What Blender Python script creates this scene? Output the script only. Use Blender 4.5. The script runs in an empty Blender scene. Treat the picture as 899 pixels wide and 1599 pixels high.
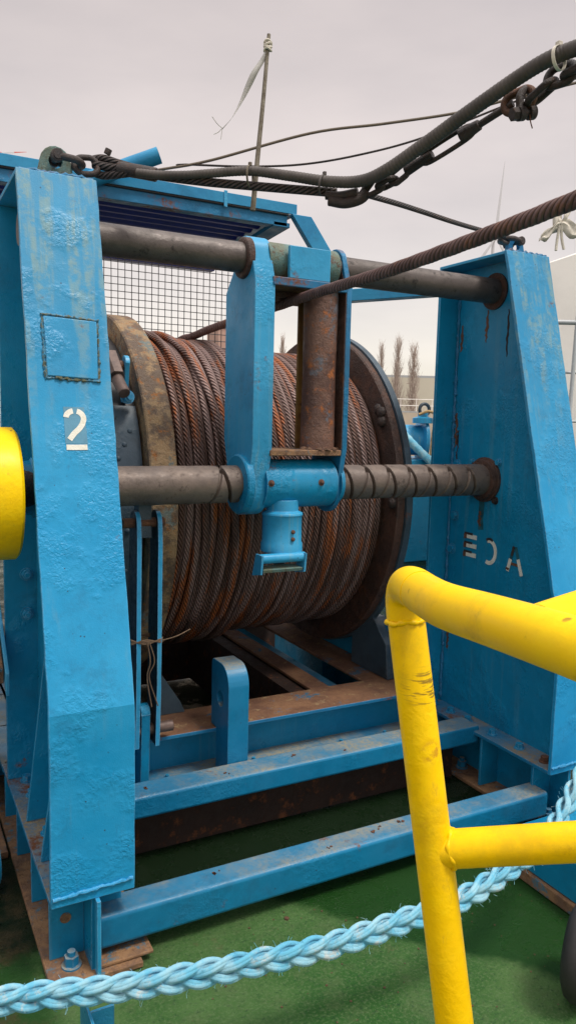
import bpy, math, random
import numpy as np
from mathutils import Vector, Matrix
random.seed(7); RNG = np.random.default_rng(7)
sc = bpy.context.scene
COL = sc.collection
PI = math.pi

# ------------------------------------------------------------------ materials
def new_mat(name):
    m = bpy.data.materials.new(name); m.use_nodes = True
    nt = m.node_tree; nt.nodes.clear()
    out = nt.nodes.new('ShaderNodeOutputMaterial'); bs = nt.nodes.new('ShaderNodeBsdfPrincipled')
    nt.links.new(bs.outputs[0], out.inputs[0])
    return m, nt, bs
class N:
    """small node-graph helper"""
    def __init__(s, nt):
        s.nt = nt; s.geo = nt.nodes.new('ShaderNodeNewGeometry'); s.pos = s.geo.outputs['Position']
    def link(s, a, b): s.nt.links.new(a, b)
    def noise(s, scale, detail=4, rough=.6, vec=None, stretch=None, dist=0.0):
        v = vec or s.pos
        if stretch:
            mp = s.nt.nodes.new('ShaderNodeMapping'); mp.inputs['Scale'].default_value = stretch
            s.link(v, mp.inputs['Vector']); v = mp.outputs[0]
        n = s.nt.nodes.new('ShaderNodeTexNoise'); n.inputs['Scale'].default_value = scale
        n.inputs['Detail'].default_value = detail; n.inputs['Roughness'].default_value = rough
        n.inputs['Distortion'].default_value = dist
        s.link(v, n.inputs['Vector']); return n.outputs['Fac']
    def vor(s, scale, feature='F1'):
        n = s.nt.nodes.new('ShaderNodeTexVoronoi'); n.inputs['Scale'].default_value = scale
        s.link(s.pos, n.inputs['Vector']); return n.outputs['Distance']
    def ramp(s, fac, lo, hi, a=0., b=1.):
        n = s.nt.nodes.new('ShaderNodeMapRange'); n.interpolation_type = 'SMOOTHSTEP'
        n.inputs['From Min'].default_value = lo; n.inputs['From Max'].default_value = hi
        n.inputs['To Min'].default_value = a; n.inputs['To Max'].default_value = b
        s.link(fac, n.inputs['Value']); return n.outputs[0]
    def math(s, op, a, b=0.):
        n = s.nt.nodes.new('ShaderNodeMath'); n.operation = op
        for i, x in enumerate((a, b)):
            if hasattr(x, 'links'): s.link(x, n.inputs[i])
            else: n.inputs[i].default_value = x
        return n.outputs[0]
    def mix(s, fac, a, b):
        n = s.nt.nodes.new('ShaderNodeMix'); n.data_type = 'RGBA'
        for k, x in ((0, fac), (6, a), (7, b)):
            if hasattr(x, 'links'): s.link(x, n.inputs[k])
            elif k == 0: n.inputs[0].default_value = x
            else: n.inputs[k].default_value = (*x, 1)
        return n.outputs[2]
    def sep(s, v):
        n = s.nt.nodes.new('ShaderNodeSeparateXYZ'); s.link(v, n.inputs[0]); return n.outputs
    def bump(s, h, strength, dist, prev=None):
        n = s.nt.nodes.new('ShaderNodeBump'); n.inputs['Strength'].default_value = strength
        n.inputs['Distance'].default_value = dist; s.link(h, n.inputs['Height'])
        if prev: s.link(prev, n.inputs['Normal'])
        return n.outputs[0]
    def uvwave(s, sc_, dist=0.0, direction='DIAGONAL', stretch=(1, 1, 1)):
        tc = s.nt.nodes.new('ShaderNodeUVMap')
        mp = s.nt.nodes.new('ShaderNodeMapping'); mp.inputs['Scale'].default_value = stretch
        s.link(tc.outputs[0], mp.inputs['Vector'])
        w = s.nt.nodes.new('ShaderNodeTexWave'); w.bands_direction = direction
        w.inputs['Scale'].default_value = sc_; w.inputs['Distortion'].default_value = dist
        s.link(mp.outputs[0], w.inputs['Vector']); return w.outputs['Fac']
    def edge(s, r=.005):
        b = s.nt.nodes.new('ShaderNodeBevel'); b.samples = 3; b.inputs['Radius'].default_value = r
        d = s.nt.nodes.new('ShaderNodeVectorMath'); d.operation = 'DOT_PRODUCT'
        s.link(b.outputs[0], d.inputs[0]); s.link(s.geo.outputs['True Normal'], d.inputs[1])
        return s.ramp(d.outputs['Value'], .80, .97, 1., 0.)

def paint(name, base, base2, rough=.38, lumps=1.0, rust=.0, stain=.0, dust=.0, edge=.7, edgecol=None, streak=.0,
          rustcol=(.16, .055, .02), dustcol=(.40, .29, .17), grease=0., topstain=0., spec=.42):
    m, nt, bs = new_mat(name); g = N(nt); bs.inputs['Specular IOR Level'].default_value = spec
    n1 = g.noise(2.3, 5, .6); col = g.mix(g.ramp(n1, .3, .7), base, base2)
    n2 = g.noise(28, 4, .7)
    col = g.mix(g.ramp(n2, .45, .75, 0, .18), col, tuple(min(1, c * 1.25 + .02) for c in base2))
    col = g.mix(g.math('MULTIPLY', g.ramp(g.noise(6.5, 7, .78), .50, .68), .34), col, tuple(c * .45 + .012 for c in base))
    col = g.mix(g.ramp(g.noise(1, 6, .8, stretch=(34, 34, 9)), .60, .72, 0, .35), col, tuple(c * .35 + .03 for c in base))
    hx = None
    ro = g.ramp(g.noise(9, 4), .3, .75, rough - .07, rough + .2)
    if streak:
        st = g.noise(1, 5, .6, stretch=(38, 38, 1.1)); bl = g.noise(1.3, 3)
        k = g.math('MULTIPLY', g.ramp(st, .52, .72, 0, streak), g.ramp(bl, .42, .62))
        col = g.mix(k, col, (.30, .38, .26))
        st2 = g.noise(1, 5, .65, stretch=(60, 60, .8)); bl2 = g.noise(2.1, 3)
        col = g.mix(g.math('MULTIPLY', g.ramp(st2, .56, .74, 0, streak), g.ramp(bl2, .5, .68)), col, tuple(c * .55 for c in base))
    if topstain:
        zz = g.sep(g.pos)[2]; s3 = g.noise(1, 4, .6, stretch=(26, 8, .5)); s4 = g.noise(24, 5, .7)
        k3 = g.math('MULTIPLY', g.math('MULTIPLY', g.ramp(s3, .44, .60, 0, topstain), g.ramp(zz, 1.35, 2.15)), g.ramp(s4, .38, .58, .1, 1))
        col = g.mix(g.math('MULTIPLY', g.ramp(zz, 1.25, 2.2, 0, .45), g.ramp(g.noise(4, 5, .7), .3, .6, .4, 1)), col, (.075, .235, .36))
        col = g.mix(k3, col, (.30, .37, .26))
    if grease:
        gm = g.math('MULTIPLY', g.ramp(g.noise(3.1, 5, .7), .5, .66), grease)
        col = g.mix(gm, col, (.02, .022, .022))
    nz = g.sep(g.geo.outputs['True Normal'])[2]
    if dust:
        dm = g.math('MULTIPLY', g.ramp(nz, .6, .95), g.math('MULTIPLY', g.ramp(g.noise(4.2, 5, .6), .34, .64, 0.12, dust), g.ramp(g.noise(70, 5, .75), .36, .62, .45, 1)))
        col = g.mix(dm, col, dustcol); ro = g.math('ADD', ro, g.math('MULTIPLY', dm, .3))
    chips = g.noise(46, 6, .75)
    pit = g.math('MULTIPLY', g.ramp(g.vor(34), .05, .10, .85, 0), g.ramp(g.noise(5, 3), .50, .60))
    if rust: col = g.mix(pit, col, (.03, .025, .02))
    if rust:
        r1 = g.math('MULTIPLY', g.ramp(g.noise(3.7, 6, .75), .66 - rust * .20, .74 - rust * .17), g.ramp(chips, .36, .55))
        col = g.mix(r1, col, rustcol)
        r2 = g.ramp(g.noise(17, 7, .8), .72 - rust * .05, .76 - rust * .05)
        col = g.mix(g.math('MULTIPLY', r2, .9), col, (.07, .035, .02)); ro = g.math('ADD', ro, g.math('MULTIPLY', r1, .3)); hx = r1
    if edge:
        e = g.edge(.0045); ec = edgecol or tuple(min(.9, c * .8 + .30) for c in base2)
        col = g.mix(g.math('MULTIPLY', e, g.ramp(chips, .38, .6, edge * .35, edge)), col, ec)
        if rust:
            e2 = g.math('MULTIPLY', e, g.ramp(g.noise(11, 6, .8), .50, .60)); col = g.mix(e2, col, (.09, .045, .022))
    nt.links.new(col, bs.inputs['Base Color']); nt.links.new(ro, bs.inputs['Roughness'])
    patch = g.ramp(g.noise(3.9, 4, .6), .50, .64, .05, 1)
    h = g.math('MULTIPLY', g.noise(95, 3, .55, dist=.5), patch)
    nrm = g.bump(h, .55 * lumps, .012)
    nrm = g.bump(g.noise(260, 3, .6), .22 * lumps, .003, nrm)
    if hx is not None: nrm = g.bump(hx, -.4, .002, nrm)
    nt.links.new(nrm, bs.inputs['Normal'])
    return m

def rusty(name, a, b, c, rough=.75, scale=9, bump=.5, metal=0., lo=.35, hi=.65, tint=None):
    m, nt, bs = new_mat(name); g = N(nt)
    n1 = g.noise(scale, 7, .72); col = g.mix(g.ramp(n1, lo, hi), a, b)
    n2 = g.noise(scale * 3.7, 6, .75); col = g.mix(g.ramp(n2, .54, .68), col, c)
    if tint: col = g.mix(g.ramp(g.noise(scale * .8, 5, .8), .56, .64), col, tint)
    nt.links.new(col, bs.inputs['Base Color'])
    nt.links.new(g.ramp(n2, .3, .7, rough - .15, rough + .15), bs.inputs['Roughness'])
    bs.inputs['Metallic'].default_value = metal
    nt.links.new(g.bump(g.noise(scale * 9, 6, .75), bump, .006), bs.inputs['Normal'])
    return m

def ropemat(name, a, b, c, lay, rough=.6, metal=.0, axial=True, strands=6, wires=1., valley=.85, bd=.009):
    m, nt, bs = new_mat(name); g = N(nt)
    st = (29, 1.3, 1.3) if axial else (8, 8, 8)
    n1 = g.noise(1, 4, .6, stretch=st); col = g.mix(g.ramp(n1, .40, .58), a, b)
    n2 = g.noise(1, 5, .7, stretch=tuple(x * .8 + 1.5 for x in st)); col = g.mix(g.ramp(n2, .52, .62), col, c)
    fine = g.noise(140, 4, .7); col = g.mix(g.ramp(fine, .5, .8, 0, .5), col, tuple(x * .35 for x in a))
    uvn = nt.nodes.new('ShaderNodeUVMap'); uv = g.sep(uvn.outputs[0])
    t = g.math('ADD', g.math('MULTIPLY', uv[1], float(strands)), g.math('MULTIPLY', uv[0], strands / lay))
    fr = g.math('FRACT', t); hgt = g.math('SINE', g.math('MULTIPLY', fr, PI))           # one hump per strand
    t2 = g.math('ADD', g.math('MULTIPLY', uv[1], float(strands) * 2.5), g.math('MULTIPLY', uv[0], -1.0 * strands / lay * .55 + 190.))
    wire = g.math('SINE', g.math('MULTIPLY', t2, 2 * PI))
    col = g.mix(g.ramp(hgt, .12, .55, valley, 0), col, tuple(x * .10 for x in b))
    nt.links.new(col, bs.inputs['Base Color']); bs.inputs['Roughness'].default_value = rough
    bs.inputs['Metallic'].default_value = metal
    nrm = g.bump(hgt, 1.0, bd); nrm = g.bump(wire, .25 * wires, .001, nrm)
    nt.links.new(g.bump(fine, .3, .002, nrm), bs.inputs['Normal'])
    return m

def plain(name, col, rough=.6, n=.12, scale=20, metal=0., bump=.15, trans=0.):
    m, nt, bs = new_mat(name); g = N(nt)
    c = g.mix(g.ramp(g.noise(scale, 5, .65), .3, .7), tuple(x * (1 - n) for x in col), tuple(min(1, x * (1 + n)) for x in col))
    nt.links.new(c, bs.inputs['Base Color']); bs.inputs['Roughness'].default_value = rough
    bs.inputs['Metallic'].default_value = metal; bs.inputs['Transmission Weight'].default_value = trans
    if bump: nt.links.new(g.bump(g.noise(scale * 6, 4), bump, .004), bs.inputs['Normal'])
    return m

M = {}
BL, BL2 = (.002, .205, .39), (.006, .25, .46)
M['blue'] = paint('blue_gloss_paint', BL, BL2, .34, .9, rust=.04, streak=.12, edge=.7)
M['blue_flange'] = paint('blue_weathered_paint', (.008, .255, .51), (.024, .31, .575), .34, .8, rust=.03, streak=.25, edge=.8, topstain=.5, spec=.3)
M['blue_dust'] = paint('blue_paint_dusty', (.003, .155, .31), (.008, .20, .38), .38, .5, rust=.15, dust=.85, edge=.5, dustcol=(.33, .27, .155))
M['blue_rust'] = paint('blue_paint_rusty_top', (.004, .14, .30), (.010, .19, .38), .45, .9, rust=.55, dust=.97, edge=.5, dustcol=(.27, .13, .065), grease=.3)
M['blue_dirty'] = paint('blue_paint_caked_dirt', (.003, .15, .30), (.008, .20, .38), .5, .8, rust=.6, dust=1., edge=.6, dustcol=(.27, .20, .11))
M['blue_pale'] = paint('blue_paint_pale', (.018, .28, .52), (.045, .35, .60), .36, .6, rust=.10, streak=.3, edge=.8)
M['blue_canopy'] = paint('blue_canopy_paint', (.010, .20, .40), (.025, .28, .50), .4, .3, rust=.08, edge=.4)
M['blue_grey'] = paint('grey_blue_worn_paint', (.035, .06, .085), (.065, .10, .13), .42, .8, rust=.25, grease=.5, edge=.3)
M['yellow'] = paint('yellow_paint', (.93, .56, .0), (.98, .64, .0), .40, .22, rust=.0, edge=.0, spec=.22)
nt = M['yellow'].node_tree; g = N(nt); bs = [n for n in nt.nodes if n.type == 'BSDF_PRINCIPLED'][0]
c0 = bs.inputs['Base Color'].links[0].from_socket
c0 = g.mix(g.ramp(g.noise(26, 7, .8), .62, .70, 0, .55), c0, (.62, .34, .01))
c0 = g.mix(g.math('MULTIPLY', g.ramp(g.vor(23), .06, .11, 1, 0), g.ramp(g.noise(6, 4), .50, .58)), c0, (.22, .09, .02))
sub = nt.nodes.new('ShaderNodeVectorMath'); sub.operation = 'DISTANCE'; nt.links.new(g.pos, sub.inputs[0]); sub.inputs[1].default_value = (.598, .745, 1.268)
sc1 = g.noise(1, 3, .5, stretch=(40, 40, 330)); c0 = g.mix(g.math('MULTIPLY', g.ramp(sub.outputs['Value'], .014, .034, .8, 0), g.ramp(sc1, .50, .60)), c0, (.16, .09, .02))
sub2 = nt.nodes.new('ShaderNodeVectorMath'); sub2.operation = 'DISTANCE'; nt.links.new(g.pos, sub2.inputs[0]); sub2.inputs[1].default_value = (.600, .725, 1.19)
c0 = g.mix(g.math('MULTIPLY', g.ramp(sub2.outputs['Value'], .008, .02, .7, 0), g.ramp(g.noise(90, 5), .42, .6)), c0, (.50, .22, .02))
nt.links.new(c0, bs.inputs['Base Color'])
M['navy'] = plain('navy_sheet', (.012, .03, .30), .45)
M['dark'] = plain('dark_steel', (.022, .02, .022), .55)
M['shaft'] = rusty('greasy_worn_shaft', (.20, .15, .12), (.13, .10, .085), (.07, .05, .042), .5, 7, .35, .3)
M['rod'] = rusty('greasy_dark_rod', (.13, .105, .095), (.085, .07, .062), (.035, .028, .026), .48, 6, .35, .3)
M['tan_disc'] = rusty('tan_worn_flange_paint', (.34, .22, .11), (.13, .085, .055), (.36, .13, .025), .6, 7, 1.6, 0, .44, .56, tint=(.15, .18, .17))
M['brown'] = rusty('brown_greasy_steel', (.055, .028, .020), (.10, .045, .028), (.022, .014, .012), .5, 8, 1.6, 0, .42, .6, tint=(.13, .05, .022))
M['roller'] = rusty('rust_brown_roller', (.10, .045, .032), (.17, .085, .058), (.36, .11, .025), .55, 6, 1.0, 0, .42, .58, tint=(.12, .12, .14))
M['mustard'] = rusty('mustard_rust', (.30, .15, .03), (.20, .09, .025), (.12, .05, .02), .7, 8, .6)
M['rustplate'] = rusty('dark_rust_plate', (.022, .012, .009), (.036, .018, .012), (.17, .06, .022), .8, 4, .7)
M['rusttan'] = rusty('rusty_tan_plate', (.33, .18, .085), (.18, .10, .06), (.12, .055, .03), .8, 11, 1.0, 0, .40, .60, tint=(.07, .17, .23))
M['rusttop'] = rusty('rusty_dirty_top', (.22, .11, .055), (.13, .06, .035), (.30, .20, .10), .8, 6, .7, tint=(.03, .12, .2))
M['blackiron'] = rusty('black_greased_iron', (.030, .024, .024), (.055, .038, .032), (.10, .045, .025), .5, 22, .7, .2)
M['rustiron'] = rusty('rusty_iron', (.17, .07, .035), (.11, .05, .03), (.26, .11, .05), .7, 22, .8)
M['teal'] = rusty('worn_teal_sleeve', (.10, .20, .19), (.13, .15, .10), (.09, .045, .022), .6, 11, .8, 0, .4, .6, tint=(.10, .05, .028))
M['rope'] = ropemat('steel_wire_rope', (.34, .225, .20), (.13, .068, .050), (.40, .115, .030), .13, .5, .15, valley=.6, bd=.006)
M['rope_run'] = ropemat('brown_wire_rope', (.18, .10, .088), (.12, .062, .052), (.22, .10, .065), .125, .6, .1, axial=False, valley=.6, bd=.005)
M['pend'] = ropemat('dark_wire_rope', (.075, .055, .05), (.05, .038, .035), (.10, .06, .045), .12, .6, .1, axial=False)
M['hose'] = plain('grey_corrugated_hose', (.075, .062, .055), .6, .25, 12)
M['line'] = plain('thin_line', (.13, .10, .07), .7)
M['white_stencil_sky'] = rusty('white_stencil_and_sky', (.80, .78, .70), (.74, .72, .62), (.62, .58, .45), .5, 15, .3)
M['slate'] = plain('faint_stencil_halo', (.09, .26, .38), .5, .1)
M['white'] = plain('white_ship_paint', (.84, .80, .75), .5, .05, 2)
M['railwhite'] = plain('pale_grey_rail_paint', (.40, .42, .43), .45, .1, 8)
M['cloth'] = plain('beige_cloth', (.66, .61, .52), .9, .15, 25, bump=.4)
M['plastic'] = plain('pale_plastic_strip', (.60, .58, .54), .5, .1, 20, trans=.15)
M['bamboo'] = rusty('weathered_cane', (.12, .095, .065), (.22, .19, .14), (.07, .05, .035), .7, 20, .3)
M['rubber'] = plain('black_rubber', (.022, .02, .02), .65, .2, 15)
M['concrete'] = plain('pale_concrete', (.50, .43, .34), .9, .08, .6, bump=0)
M['cladding'] = plain('pale_cladding', (.56, .52, .42), .8, .04, .05, bump=0)
M['hazy_bark'] = plain('hazy_poplar_bark', (.42, .34, .29), .9, .1, .5, bump=0)  # distance haze is painted into this lightened bark colour
M['brick'] = plain('faded_brick', (.42, .27, .22), .9, .1, .5, bump=0)
M['turbine'] = plain('white_turbine', (.60, .60, .62), .5, .02, .01, bump=0)
M['red'] = plain('red_blade_band', (.62, .16, .13), .5, .02, .01, bump=0)
M['stain'] = plain('dark_green_dirt', (.012, .10, .14), .6, .4, 30)
M['grease'] = rusty('dried_brown_grease', (.17, .085, .045), (.10, .05, .03), (.24, .14, .08), .6, 40, 1.)
M['greasy_bar'] = rusty('greasy_blue_black_bar', (.012, .028, .04), (.02, .045, .065), (.008, .010, .012), .45, 9, .6)
M['twine'] = plain('brown_twine', (.16, .10, .06), .9, .2, 60)
M['yrope'] = plain('tan_rope', (.42, .28, .13), .9, .2, 60)
M['grey_pipe'] = plain('worn_pin', (.13, .085, .07), .55, .3, 30, .2)

# braided mooring rope
m, nt, bs = new_mat('pale_blue_fibre_rope'); g = N(nt)
col = g.mix(g.ramp(g.noise(16, 4, .7), .38, .62), (.17, .58, .80), (.40, .72, .84))
col = g.mix(g.ramp(g.noise(11, 5, .75), .56, .64, 0, .75), col, (.74, .72, .64))
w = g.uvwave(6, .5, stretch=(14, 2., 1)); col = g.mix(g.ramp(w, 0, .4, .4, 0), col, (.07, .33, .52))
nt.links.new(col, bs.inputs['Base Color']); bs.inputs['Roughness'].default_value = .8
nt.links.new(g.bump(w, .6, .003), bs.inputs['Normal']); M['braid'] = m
# deck
m, nt, bs = new_mat('green_deck_coating'); g = N(nt)
c = g.mix(g.ramp(g.noise(2.2, 6, .7), .35, .65), (.026, .100, .018), (.080, .165, .048))
c = g.mix(g.ramp(g.noise(9, 6, .8), .48, .62, 0, .5), c, (.085, .13, .05))
c = g.mix(g.ramp(g.noise(110, 4, .75), .45, .72, 0, .85), c, (.13, .20, .085))
c = g.mix(g.ramp(g.noise(60, 5, .8), .52, .68, 0, .75), c, (.014, .05, .02))
c = g.mix(g.ramp(g.noise(3.1, 6, .8), .60, .70, 0, .65), c, (.12, .095, .05))
P3 = g.sep(g.pos)
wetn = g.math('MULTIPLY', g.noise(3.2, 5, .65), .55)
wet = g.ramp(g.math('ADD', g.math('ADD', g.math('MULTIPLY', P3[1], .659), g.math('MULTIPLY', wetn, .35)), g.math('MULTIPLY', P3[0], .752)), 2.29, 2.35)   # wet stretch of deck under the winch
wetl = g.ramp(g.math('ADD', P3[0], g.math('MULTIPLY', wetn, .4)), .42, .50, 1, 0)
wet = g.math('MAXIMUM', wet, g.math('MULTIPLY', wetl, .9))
wet_shade = g.ramp(g.math('ADD', P3[1], g.math('MULTIPLY', wetn, .3)), 2.26, 2.34)  # wet deck below the beams, with the shade there painted in
wet = g.math('MAXIMUM', wet, wet_shade)
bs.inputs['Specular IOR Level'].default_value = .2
c = g.mix(g.math('MULTIPLY', wet, .95), g.mix(wet_shade, c, c) if False else c, (.008, .048, .006))
c = g.mix(g.math('MULTIPLY', wet_shade, .85), c, (.003, .009, .003))  # near-black stands for the shade under the beams
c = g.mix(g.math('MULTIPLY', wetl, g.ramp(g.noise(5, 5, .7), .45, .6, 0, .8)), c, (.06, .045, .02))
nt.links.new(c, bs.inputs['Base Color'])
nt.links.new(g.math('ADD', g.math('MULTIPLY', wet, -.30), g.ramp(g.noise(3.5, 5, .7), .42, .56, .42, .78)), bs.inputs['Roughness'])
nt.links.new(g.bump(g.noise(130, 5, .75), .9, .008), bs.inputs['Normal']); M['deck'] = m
m, nt, bs = new_mat('quay_ground'); g = N(nt)
c = g.mix(g.ramp(g.noise(.05, 5, .6), .35, .65), (.20, .18, .15), (.27, .24, .20))
nt.links.new(c, bs.inputs['Base Color']); bs.inputs['Roughness'].default_value = .9; M['quay'] = m

M['cover_edge'] = paint('stained_weld_paint', (.02, .22, .40), (.05, .26, .42), .4, .8, rust=.9, edge=.0, rustcol=(.10, .10, .05))
# ------------------------------------------------------------------ mesh builder
def frames(P):
    P = np.asarray(P, float); T = np.gradient(P, axis=0); T /= np.linalg.norm(T, axis=1)[:, None] + 1e-12
    ref = np.array([0, 0, 1.]) if abs(T[0][2]) < .9 else np.array([1., 0, 0])
    u = np.cross(T[0], ref); u /= np.linalg.norm(u); U = [u]
    for i in range(1, len(P)):
        u = U[-1] - T[i] * (U[-1] @ T[i]); u /= np.linalg.norm(u) + 1e-12; U.append(u)
    U = np.array(U); return T, U, np.cross(T, U)
def smooth(pts, step=.02):
    P = np.asarray(pts, float); n = len(P)
    if n == 2:
        k = max(2, int(np.linalg.norm(P[1] - P[0]) / step) + 1); return P[0] + (P[1] - P[0]) * np.linspace(0, 1, k)[:, None]
    Q = np.vstack([2 * P[0] - P[1], P, 2 * P[-1] - P[-2]]); out = []
    for i in range(1, n):
        a, b, c, d = Q[i - 1:i + 3]; k = max(2, int(np.linalg.norm(c - b) / step))
        t = np.linspace(0, 1, k, endpoint=False)[:, None]
        out.append(.5 * ((2 * b) + (c - a) * t + (2 * a - 5 * b + 4 * c - d) * t * t + (3 * b - a - 3 * c + d) * t ** 3))
    return np.vstack(out + [P[-1:]])
class MB:
    def __init__(s): s.v = []; s.f = []; s.uv = []; s.n = 0; s.hasuv = False
    def add(s, V, F, UV=None):
        V = np.asarray(V, float); s.v.append(V); o = s.n; s.n += len(V)
        s.f.extend([tuple(int(i) + o for i in f) for f in F])
        s.uv.append(UV)
        if UV is not None: s.hasuv = True
        else: s.uv[-1] = [(0, 0)] * sum(len(f) for f in F)
        return s
    def box(s, x0, x1, y0, y1, z0, z1):
        V = [(x, y, z) for x in (x0, x1) for y in (y0, y1) for z in (z0, z1)]
        return s.add(V, [(0, 1, 3, 2), (4, 6, 7, 5), (0, 4, 5, 1), (2, 3, 7, 6), (0, 2, 6, 4), (1, 5, 7, 3)])
    def prism(s, poly, ax, a, b):
        """polygon in the two other axes (order x,y,z without ax), extruded along ax from a to b"""
        n = len(poly); V = []
        for t in (a, b):
            for p in poly:
                q = list(p); q.insert('xyz'.index(ax), t); V.append(q)
        F = [(i, (i + 1) % n, n + (i + 1) % n, n + i) for i in range(n)] + [tuple(range(n))[::-1], tuple(range(n, 2 * n))]
        return s.add(V, F)
    def quadprism(s, pts, off):
        """planar 3-D polygon thickened by the vector off"""
        n = len(pts); V = [tuple(p) for p in pts] + [tuple(np.array(p) + off) for p in pts]
        F = [(i, (i + 1) % n, n + (i + 1) % n, n + i) for i in range(n)] + [tuple(range(n))[::-1], tuple(range(n, 2 * n))]
        return s.add(V, F)
    def tube(s, P, r, ns=12, caps=True, lobes=0, depth=.2, twist=0., rf=None):
        P = np.asarray(P, float); T, U, W = frames(P); n = len(P)
        S = np.concatenate([[0], np.cumsum(np.linalg.norm(np.diff(P, axis=0), axis=1))])
        ph = np.linspace(0, 2 * PI, ns, endpoint=False)
        r = np.broadcast_to(np.asarray(r, float), (n,)) if not callable(r) else r(S)
        R = np.repeat(r[:, None], ns, 1)
        if lobes:
            R = R * (1 - depth + depth * np.abs(np.cos(lobes / 2 * (ph[None, :] - 2 * PI * twist * S[:, None]))) ** .8)
        if rf is not None: R = rf(S[:, None], ph[None, :], R)
        V = P[:, None, :] + R[:, :, None] * (np.cos(ph)[None, :, None] * U[:, None, :] + np.sin(ph)[None, :, None] * W[:, None, :])
        i = np.arange(n - 1)[:, None] * ns; j = np.arange(ns)[None, :]; j2 = (j + 1) % ns
        F = np.stack([i + j, i + j2, i + ns + j2, i + ns + j], -1).reshape(-1, 4)
        vv = np.arange(ns + 1) / ns
        s0 = np.repeat(S[:-1], ns); s1 = np.repeat(S[1:], ns); a = np.tile(vv[:-1], n - 1); b = np.tile(vv[1:], n - 1)
        UV = np.stack([np.stack([s0, a], -1), np.stack([s0, b], -1), np.stack([s1, b], -1), np.stack([s1, a], -1)], 1).reshape(-1, 2)
        F = [tuple(x) for x in F.tolist()]; UV = UV.tolist()
        if caps:
            F.append(tuple(range(ns))[::-1]); F.append(tuple(range((n - 1) * ns, n * ns))); UV += [(0, 0)] * (2 * ns)
        return s.add(V.reshape(-1, 3), F, UV)
    def cyl(s, a, b, r, ns=24, r2=None):
        a = np.array(a, float); b = np.array(b, float)
        return s.tube(np.array([a, b]), np.array([r, r if r2 is None else r2]), ns)
    def lathe(s, a, d, prof, ns=32):
        """prof: list of (distance along d, radius)"""
        a = np.array(a, float); d = np.array(d, float); d /= np.linalg.norm(d)
        ref = np.array([0, 0, 1.]) if abs(d[2]) < .9 else np.array([1., 0, 0])
        u = np.cross(d, ref); u /= np.linalg.norm(u); w = np.cross(d, u); V = []; F = []
        ph = np.linspace(0, 2 * PI, ns, endpoint=False)
        for t, r in prof:
            for p in ph: V.append(a + d * t + r * (math.cos(p) * u + math.sin(p) * w))
        for i in range(len(prof) - 1):
            for j in range(ns):
                k = (j + 1) % ns; F.append((i * ns + j, i * ns + k, (i + 1) * ns + k, (i + 1) * ns + j))
        F.append(tuple(range(ns))[::-1]); F.append(tuple(range((len(prof) - 1) * ns, len(prof) * ns)))
        return s.add(V, F)
    def hexbolt(s, c, d, r, h, stud=True):
        c = np.array(c, float); d = np.array(d, float)
        s.cyl(c - d * .002, c + d * h * .16, r * 1.35, 20); s.tube(np.array([c + d * h * .16, c + d * h]), r, 6)
        if stud: s.cyl(c + d * h, c + d * h * 1.45, r * .55, 14)
        return s
    def ringplate(s, outer, c, r, ax, a, b, ns=44):
        """plate with a round hole: outer polygon (2-D), hole centre c, radius r, extruded along ax"""
        def hit(th):
            dx, dy = math.cos(th), math.sin(th); best = 9
            for i in range(len(outer)):
                (x1, y1), (x2, y2) = outer[i], outer[(i + 1) % len(outer)]
                ex, ey = x2 - x1, y2 - y1; den = dx * ey - dy * ex
                if abs(den) < 1e-12: continue
                t = ((x1 - c[0]) * ey - (y1 - c[1]) * ex) / den; q = ((x1 - c[0]) * dy - (y1 - c[1]) * dx) / den
                if t > 0 and -1e-6 <= q <= 1 + 1e-6: best = min(best, t)
            return best
        th = sorted([2 * PI * i / ns for i in range(ns)] + [math.atan2(y - c[1], x - c[0]) % (2 * PI) for x, y in outer]); n = len(th)
        V = []
        for t in (a, b):
            for rad in (None, r):
                for q in th:
                    R_ = hit(q) if rad is None else rad
                    p = [c[0] + R_ * math.cos(q), c[1] + R_ * math.sin(q)]; p.insert('xyz'.index(ax), t); V.append(p)
        F = []
        for i in range(n):
            k = (i + 1) % n
            F += [(i, k, n + k, n + i), (2 * n + i, 3 * n + i, 3 * n + k, 2 * n + k), (i, 2 * n + i, 2 * n + k, k), (n + i, n + k, 3 * n + k, 3 * n + i)]
        return s.add(V, F)
    def build(s, name, mat, parent=None, bevel=0., angle=38, segs=2):
        V = np.vstack(s.v)
        loc = Vector((0, 0, 0))
        if parent is not None:
            p = parent
            while p is not None: loc += p.location; p = p.parent
        else:
            c = (V.min(0) + V.max(0)) / 2; loc = Vector((c[0], c[1], V[:, 2].min()))
        V = V - np.array(loc)
        me = bpy.data.meshes.new(name); me.from_pydata(V.tolist(), [], s.f)
        if s.hasuv:
            ul = me.uv_layers.new(name='UVMap'); flat = [c for blk in s.uv for uv in blk for c in uv]
            ul.data.foreach_set('uv', flat)
        me.materials.append(M[mat]); me.update()
        import bmesh
        bm = bmesh.new(); bm.from_mesh(me); bmesh.ops.recalc_face_normals(bm, faces=bm.faces); bm.to_mesh(me); bm.free()
        me.polygons.foreach_set('use_smooth', [True] * len(me.polygons))
        me.set_sharp_from_angle(angle=math.radians(angle))
        o = bpy.data.objects.new(name, me); COL.objects.link(o)
        if parent is not None: o.parent = parent
        else: o.location = loc
        if bevel:
            b = o.modifiers.new('bevel', 'BEVEL'); b.width = bevel; b.segments = segs; b.limit_method = 'ANGLE'; b.angle_limit = math.radians(35)
            b.harden_normals = False
        return o
def tag(o, label=None, cat=None, group=None, kind=None):
    if label: o['label'] = label
    if cat: o['category'] = cat
    if group: o['group'] = group
    if kind: o['kind'] = kind
    return o
def root(name, loc, label, cat, group=None):
    o = bpy.data.objects.new(name, None); COL.objects.link(o); o.location = loc; o.empty_display_size = .1
    return tag(o, label, cat, group)

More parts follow.
